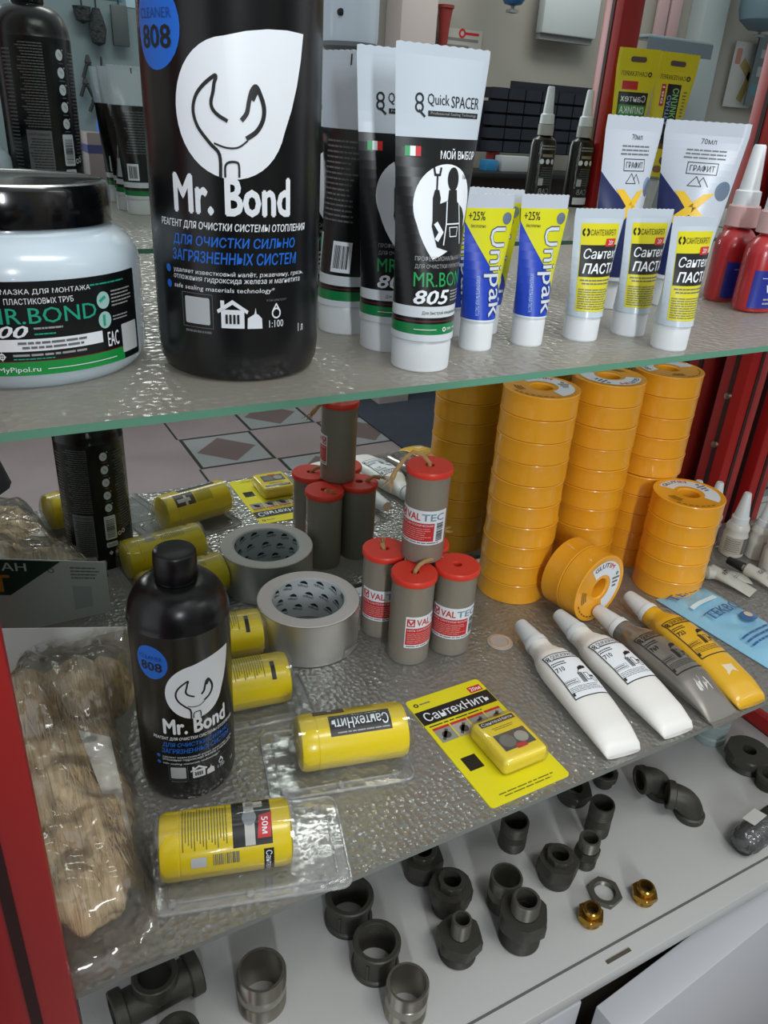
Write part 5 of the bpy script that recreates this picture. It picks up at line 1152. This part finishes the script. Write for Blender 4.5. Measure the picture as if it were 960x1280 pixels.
def coupling(x, y, r, h, label):
    t = fit_thing('pipe_coupling', label, 'coupling', x, y)
    MB().lathe([(r*.76, 0), (r*.93, 0), (r, .0012), (r, h*.13), (r*.92, h*.18), (r*.90, h*.5), (r*.92, h*.80), (r, h*.86), (r, h-.0012), (r*.95, h), (r*.78, h)]+[(r*.76-(.0006 if i % 2 else 0), h-.001-(h-.002)*i/24) for i in range(25)]+[(r*.76, 0)], M_iron, 44).build('barrel', t)
    rb = MB()
    for k in range(4): rb.box((r*.91, 0, h*.5), (.003, .003, h*.55), M_iron, .0008, RZ(90*k+40))
    rb.build('ribs', t); return t
coupling(.270, .485, .0262, .040, 'black iron pipe coupling, rear one of two at the shelf edge')
coupling(.272, .426, .0247, .040, 'black iron pipe coupling standing in front of the other')
coupling(at(222, 1292, ZB+.03).x, at(222, 1292, ZB+.03).y, .0200, .032, 'dark ring fitting cut off at the bottom beside the iron tee')
def union(x, y, r, h, label, n=6, rz=0.):
    t = fit_thing('pipe_union', label, 'union', x, y, rz)
    hexring(MB(), r*1.02, r*.5, h*.36, h*.80, M_iron, n).build('hexagon_nut', t)
    MB().lathe([(r*.55, 0), (r*.74, 0), (r*.80, .0015), (r*.80, h*.30), (r*.88, h*.37), (r*.5, h*.38), (r*.5, 0)], M_iron, 32).build('lower_socket', t)
    hexring(MB(), r*.66, r*.42, h*.79, h, M_iron, 8).build('upper_socket', t)
    return t
union(.371, .500, .0245, .040, 'black iron union half hidden under the shelf edge', 6, .3); union(.377, .449, .0240, .046, 'black iron union between the shelf edge and the reducing nipple', 8, .1); union(.510, .425, .0240, .042, 'black iron union with eight sided top, left of the small hexagon nipples', 6, .5)
def hexnipple(x, y, r, h, label, rt, rb_, hz0, hz1, n=6, rz=0.):
    t = fit_thing('hexagon_nipple', label, 'hexagon nipple', x, y, rz)
    hexring(MB(), r, rt*.7, h*hz0, h*hz1, M_iron, n).build('hexagon', t)
    MB().lathe([(rb_*.75, 0), (rb_*.93, 0)]+thread(rb_, .0008, h*hz0)+[(rb_*.75, h*hz0), (rb_*.75, 0)], M_iron, 36).build('lower_thread', t)
    MB().lathe([(rt*.72, h*hz1), (rt, h*hz1)]+thread(rt, h*hz1, h-.0008)+[(rt*.92, h), (rt*.74, h), (rt*.72, h*hz1)], M_ironl, 36).build('upper_thread', t)
    return t
hexnipple(.356, .399, .0250, .056, 'black reducing nipple with thin threaded top', .0105, .0200, .30, .58, 6, .2); hexnipple(.426, .384, .0275, .064, 'largest black hexagon nipple with wide threaded pipe top', .0150, .0225, .38, .70, 6, .9)
hexnipple(.556, .426, .0152, .044, 'small black hexagon nipple below the narrow pipe nipple', .0125, .0130, .36, .62, 6, .4)
t = fit_thing('hexagon_bushing', 'black iron bushing half hidden under the shelf edge', 'bushing', .611, .512); hexring(MB(), .0245, .011, .008, .018, M_iron, 6).build('hexagon', t); MB().lathe([(.012, 0), (.0195, 0)]+thread(.0205, .001, .009)+[(.012, .009), (.012, 0)], M_iron, 32).build('thread', t)
t = fit_thing('hexagon_plug', 'large black hexagon bushing with small hole, far right under the shelf', 'bushing', .876, .453); hexring(MB(), .0315, .0095, .013, .026, M_iron, 8).build('hexagon', t); MB().lathe([(.0098, 0), (.0255, 0)]+thread(.0262, .001, .0135)+[(.0098, .0135), (.0098, 0)], M_iron, 36).build('thread', t)
t = fit_thing('threaded_ring', 'small dark threaded ring at the right frame edge', 'pipe fitting', .869, .412); MB().lathe([(.0105, 0), (.0145, 0)]+thread(.0152, .001, .012)+[(.0165, .013), (.0165, .020), (.0105, .0205), (.0105, 0)], M_iron, 32).build('ring', t); MB().lathe([(0, .002), (.0106, .002)], M_ins, 24).build('bore', t)
def elbow(x, y, r, R0, label, rz, rot=None, zc=None, sw=90, m=M_iron, parent=None):
    t = parent or fit_thing('pipe_elbow', label, 'elbow', x, y, rz); zc = zc or R0
    pts = [(R0*math.cos(math.radians(a))-R0*.6, 0, R0*math.sin(math.radians(a))) for a in [sw*i/14 for i in range(15)]]
    z0 = r*.2
    P = [(px, 0, pz+z0) for px, py, pz in pts]
    MB().tube([(P[0][0], 0, 0)]+P+[(P[-1][0]-r*.25, 0, P[-1][2])], r*.86, m, 24, cap=False).build('bend', t)
    M1 = T(P[0][0], 0, 0); M2 = T(P[-1][0]-r*.25, 0, P[-1][2]) @ RY(-90)
    for i, M in enumerate((M1, M2)):
        if i == 0: pr = [(r*.72, 0), (r*.98, 0), (r*1.0, .0012), (r*1.0, r*.42), (r*.86, r*.5)]
        else: pr = [(r*.86, -r*.3), (r*1.0, -r*.22), (r*1.0, r*.18), (r*.96, r*.22), (r*.72, r*.22), (r*.70, -r*.3)]
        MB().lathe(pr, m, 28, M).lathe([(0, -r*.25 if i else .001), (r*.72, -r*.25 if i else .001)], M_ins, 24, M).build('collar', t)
    return t
elbow(.712, .470, .0185, .0250, 'black iron elbow nearest the shelf edge', deg(-18)); elbow(.722, .428, .0185, .0250, 'black iron elbow in front of the other elbow', deg(-42))
elbow(.820, .366, .0140, .0190, 'dark iron elbow at the right frame edge', deg(150))
# tee bottom left
t = fit_thing('pipe_tee', 'black iron tee lying at the lower left beside the red post', 'tee', at(196, 1240, ZB+.022).x, at(196, 1240, ZB+.022).y, deg(6))
MB().tube([(-.040, 0, .022), (.040, 0, .022)], .0175, M_iron, 28, cap=False).tube([(0, 0, .022), (0, 0, .048)], .0175, M_iron, 28, cap=False).build('body', t)
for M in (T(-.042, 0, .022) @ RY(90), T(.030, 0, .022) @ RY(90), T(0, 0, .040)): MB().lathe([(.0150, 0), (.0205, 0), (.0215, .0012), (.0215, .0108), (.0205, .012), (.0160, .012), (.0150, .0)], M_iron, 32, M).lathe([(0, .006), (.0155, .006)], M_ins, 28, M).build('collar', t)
t = fit_thing('pipe_tee', 'small black fitting peeping out below the shelf edge', 'tee', .664, .512, deg(20)); MB().lathe([(0, 0), (.011, 0), (.0125, .002), (.012, .010), (.0165, .013), (.0170, .021), (.0155, .022), (.011, .0215), (.011, .006), (0, .006)], M_iron, 28).build('socket', t); MB().lathe([(.0085, 0), (.012, 0), (.012, .006), (.0085, .006)], M_iron, 24, T(.012, 0, .012) @ RY(70)).build('branch', t)
# lock nut and brass adapters
t = fit_thing('lock_nut', 'flat grey hexagon lock nut with wide hole on the white board', 'nut', .548, .383, deg(10)); hexring(MB(), .0200, .0125, 0, .0065, M_ironl, 6).build('hexagon', t)
MB().lathe([(.0127, .0062)]+[(.0123-(.0005 if i % 2 else 0), .006-i*.0006) for i in range(10)], M_ironl, 32).build('thread', t)
for x, y, lb in ((.510, .3655, 'small brass adapter, left one in front of the lock nut'), (.585, .3590, 'small brass adapter, right one near the cabinet edge')):
    t = fit_thing('brass_adapter', lb, 'brass adapter', x, y, rnd.uniform(0, 1))
    hexring(MB(), .0152, .0070, .007, .0135, M_brass, 6).build('hexagon', t); MB().lathe([(.0075, 0), (.0118, 0)]+thread(.0126, .0008, .0072)+[(.0075, .0072), (.0075, 0)], M_brass, 28).build('lower_thread', t)
    MB().lathe([(.0065, .0135), (.0088, .0135), (.0088, .016), (.0102, .0170), (.0102, .0205), (.0090, .0220), (.0068, .0220), (.0065, .0135)], M_brass, 28).lathe([(0, .010), (.0070, .010)], M_ins, 20).build('neck', t)
# bagged fitting
t = fit_thing('bagged_fitting', 'dark fitting wrapped in clear film with a white sticker, front right', 'fitting', .766, .356, deg(8))
MB().lathe([(.0095, -.028), (.0140, -.028), (.0145, -.022), (.0125, -.016), (.0125, .012), (.0160, .016), (.0165, .027), (.0110, .028), (.0095, -.028)], M_iron, 28, T(0, 0, .0168) @ RY(90)).build('body', t)
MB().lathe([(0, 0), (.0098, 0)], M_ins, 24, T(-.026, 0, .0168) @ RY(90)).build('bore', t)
bw = MB(); R_ = []
for i in range(13):
    x = -.034+i*.0057; k = 1-abs(i/6-1)**6*.8; R_.append([(x, math.cos(2*PI*j/18)*.0185*k*(1+.10*noise.noise(Vector((i*.6, j*.8, 1)))), .0190+math.sin(2*PI*j/18)*.0180*k*(1+.10*noise.noise(Vector((i*.6, j*.8, 3))))) for j in range(18)])
bw.loft(R_, clear('fitting bag film', .06, rough=.06, bump=(.8, .01, 60), gloss=.9)); bw.build('film', t)
MB().box((.004, .002, .0388), (.028, .016, .0006), mat('white sticker', '#c3c2bd', .5), .0, RX(-8)).build('sticker', t)
t = fit_thing('plastic_coupling', 'grey green plastic coupling standing just under the glass shelf edge', 'coupling', .8740, .5150); MB().lathe([(.016, 0), (.0225, 0), (.0235, .001), (.0235, .010), (.0215, .012), (.0215, .020), (.0235, .022), (.0235, .034), (.022, .035), (.016, .035), (.016, 0)], mat('grey green plastic', '#8d9a98', .4), 36).build('sleeve', t); MB().lathe([(0, .010), (.0162, .010)], M_ins, 24).build('bore', t)

# ------------------------------------------------------------------ the person holding the phone (only a jacket edge shows in the mirror)
def skin(name, verts, edges, radii, m, parent=None, root=0, lev=2):
    me = bpy.data.meshes.new(name); me.from_pydata(verts, edges, []); me.materials.append(m)
    o = bpy.data.objects.new(name, me); COL.objects.link(o)
    sk = o.modifiers.new('skin', 'SKIN'); sk.use_smooth_shade = True
    for i, rr in enumerate(radii):
        v = me.skin_vertices[0].data[i]; v.radius = rr if isinstance(rr, tuple) else (rr, rr)
    me.skin_vertices[0].data[root].use_root = True
    sb = o.modifiers.new('sub', 'SUBSURF'); sb.levels = lev; sb.render_levels = lev
    if parent: o.parent = parent
    return o
PX, PY = -.36, -.42
pt = thing('person', 'person in a dark jacket standing before the cabinet, jacket hem in the mirror', 'person', (PX, PY, 0), deg(-8))
M_skin = mat('skin', '#c79a7d', .5, sss=.1); M_jkt = mat('black jacket cloth', '#15161a', .85); M_trs = mat('dark trousers cloth', '#262a33', .9)
V = [(0, 0, .98), (0, .0, 1.12), (0, 0, 1.30), (0, 0, 1.43), (0, .005, 1.50), (0, .015, 1.56), (0, .02, 1.64), (0, .02, 1.72),
     (.17, 0, 1.41), (.22, -.01, 1.14), (.30, .20, 1.20), (.385, .33, 1.29), (-.17, 0, 1.41), (-.22, -.01, 1.14), (-.02, .24, 1.20), (.17, .33, 1.29),
     (.09, 0, .92), (.10, .01, .50), (.10, -.01, .09), (.11, .12, .045), (-.09, 0, .92), (-.10, .01, .50), (-.10, -.01, .09), (-.11, .12, .045)]
Ed = [(0, 1), (1, 2), (2, 3), (3, 4), (4, 5), (5, 6), (6, 7), (3, 8), (8, 9), (9, 10), (10, 11), (3, 12), (12, 13), (13, 14), (14, 15), (0, 16), (16, 17), (17, 18), (18, 19), (0, 20), (20, 21), (21, 22), (22, 23)]
Rr = [(.13, .10), (.13, .10), (.14, .10), (.12, .08), .052, (.062, .075), (.075, .092), (.055, .07), .06, .045, .036, .026, .06, .045, .036, .026, .085, .058, .040, (.035, .03), .085, .058, .040, (.035, .03)]
skin('body', V, Ed, Rr, M_skin, pt)
for sgn, cx in ((1, .385), (-1, .17)):
    hv = [(cx, .33, 1.29), (cx+.010*sgn, .375, 1.315)]; he = [(0, 1)]; hr = [(.022, .018), (.034, .014)]
    for k, (dx, ln) in enumerate(((-.026, .060), (-.009, .072), (.009, .070), (.026, .055))):
        i = len(hv); hv += [(cx+dx+.010*sgn, .385, 1.322), (cx+dx*1.1+.006*sgn, .385+ln*.40, 1.335), (cx+dx*.9-.012*sgn, .385+ln*.55, 1.345)]; he += [(1, i), (i, i+1), (i+1, i+2)]; hr += [.009, .008, .007]
    i = len(hv); hv += [(cx-.026*sgn, .362, 1.320), (cx-.036*sgn, .384, 1.338)]; he += [(1, i), (i, i+1)]; hr += [.010, .008]
    hd = skin('hand', hv, he, hr, M_skin, pt, lev=1); tag(hd, 'bare hand')
jv = MB(); R_ = []
for z, a, b in ((.555, .275, .19), (.70, .262, .175), (.95, .215, .15), (1.12, .195, .14), (1.30, .205, .14), (1.40, .200, .12), (1.45, .12, .09), (1.49, .070, .065)):
    R_.append([(a*math.cos(2*PI*i/36)*(1+.03*math.sin(3*2*PI*i/36+z*4))+(.142*max(0, math.cos(2*PI*i/36))**2*min(1, max(0, (.98-z)/.35))), b*math.sin(2*PI*i/36)*(1+.04*math.cos(4*2*PI*i/36+z*3)), z-(.02*math.cos(2*PI*i/36) if z < .6 else 0)) for i in range(36)])
jv.loft(R_, M_jkt, cap=False)
for s_ in (1, -1):
    e = (.30, .20, 1.20) if s_ > 0 else (-.02, .24, 1.20); w_ = (.375, .31, 1.275) if s_ > 0 else (.15, .31, 1.275)
    jv.tube([(s_*.15, 0, 1.40), (s_*.20, -.005, 1.30), (s_*.235, -.01, 1.14), ((s_*.235+e[0])/2, .105, 1.155), e, w_], [.075, .072, .062, .058, .052, .045], M_jkt, 18)
jv.build('jacket', pt, ang=70)
tv = MB()
for s_ in (1, -1): tv.tube([(s_*.085, 0, .95), (s_*.10, .008, .70), (s_*.102, .01, .50), (s_*.103, -.005, .28), (s_*.105, .0, .07)], [.105, .088, .075, .068, .07], M_trs, 18)
tv.build('trousers', pt, ang=70)
for s_ in (1, -1): MB().box((s_*.108, .05, .045), (.095, .27, .088), mat('black shoe', '#101012', .5), .03, None, 4).build('shoe', pt)
hv = MB(); R_ = []
for k in range(9):
    a = PI/2*k/8; R_.append([((.088*math.cos(a)+.001)*math.cos(2*PI*i/24), .012+(.105*math.cos(a)+.001)*math.sin(2*PI*i/24)-(.02 if math.sin(2*PI*i/24) > .3 and k < 4 else 0), 1.675+.095*math.sin(a)) for i in range(24)])
hv.loft(R_, mat('dark hair', '#1d1712', .7)); hv.build('hair', pt, ang=80)
fc = MB(); 
for s_ in (1, -1): fc.lathe([(0, -.011), (.011, 0), (0, .011)], M_ink, 12, T(s_*.031, .098, 1.645)); fc.lathe([(0, -.005), (.005, 0), (0, .005)], M_inkdk, 10, T(s_*.031, .107, 1.645)); fc.lathe([(0, -.03), (.016, -.01), (.018, .015), (0, .032)], M_skin, 12, T(s_*.083, .015, 1.635), sx=.5)
fc.tube([(0, .108, 1.65), (0, .124, 1.612), (0, .110, 1.605)], [.009, .013, .008], M_skin, 10); fc.tube([(-.024, .098, 1.578), (0, .106, 1.574), (.024, .098, 1.578)], [.004, .007, .004], mat('lip', '#a0605a', .5), 8); fc.build('face', pt, ang=80)
ph = thing('mobile_phone', 'dark mobile phone held in both hands at chest height', 'phone', (0, 0, EYE))
ph.rotation_mode = 'QUATERNION'; ph.rotation_quaternion = cam.matrix_world.to_quaternion()
MB().box((0, 0, .012), (.155, .075, .008), M_blackgloss, .003).build('body', ph)
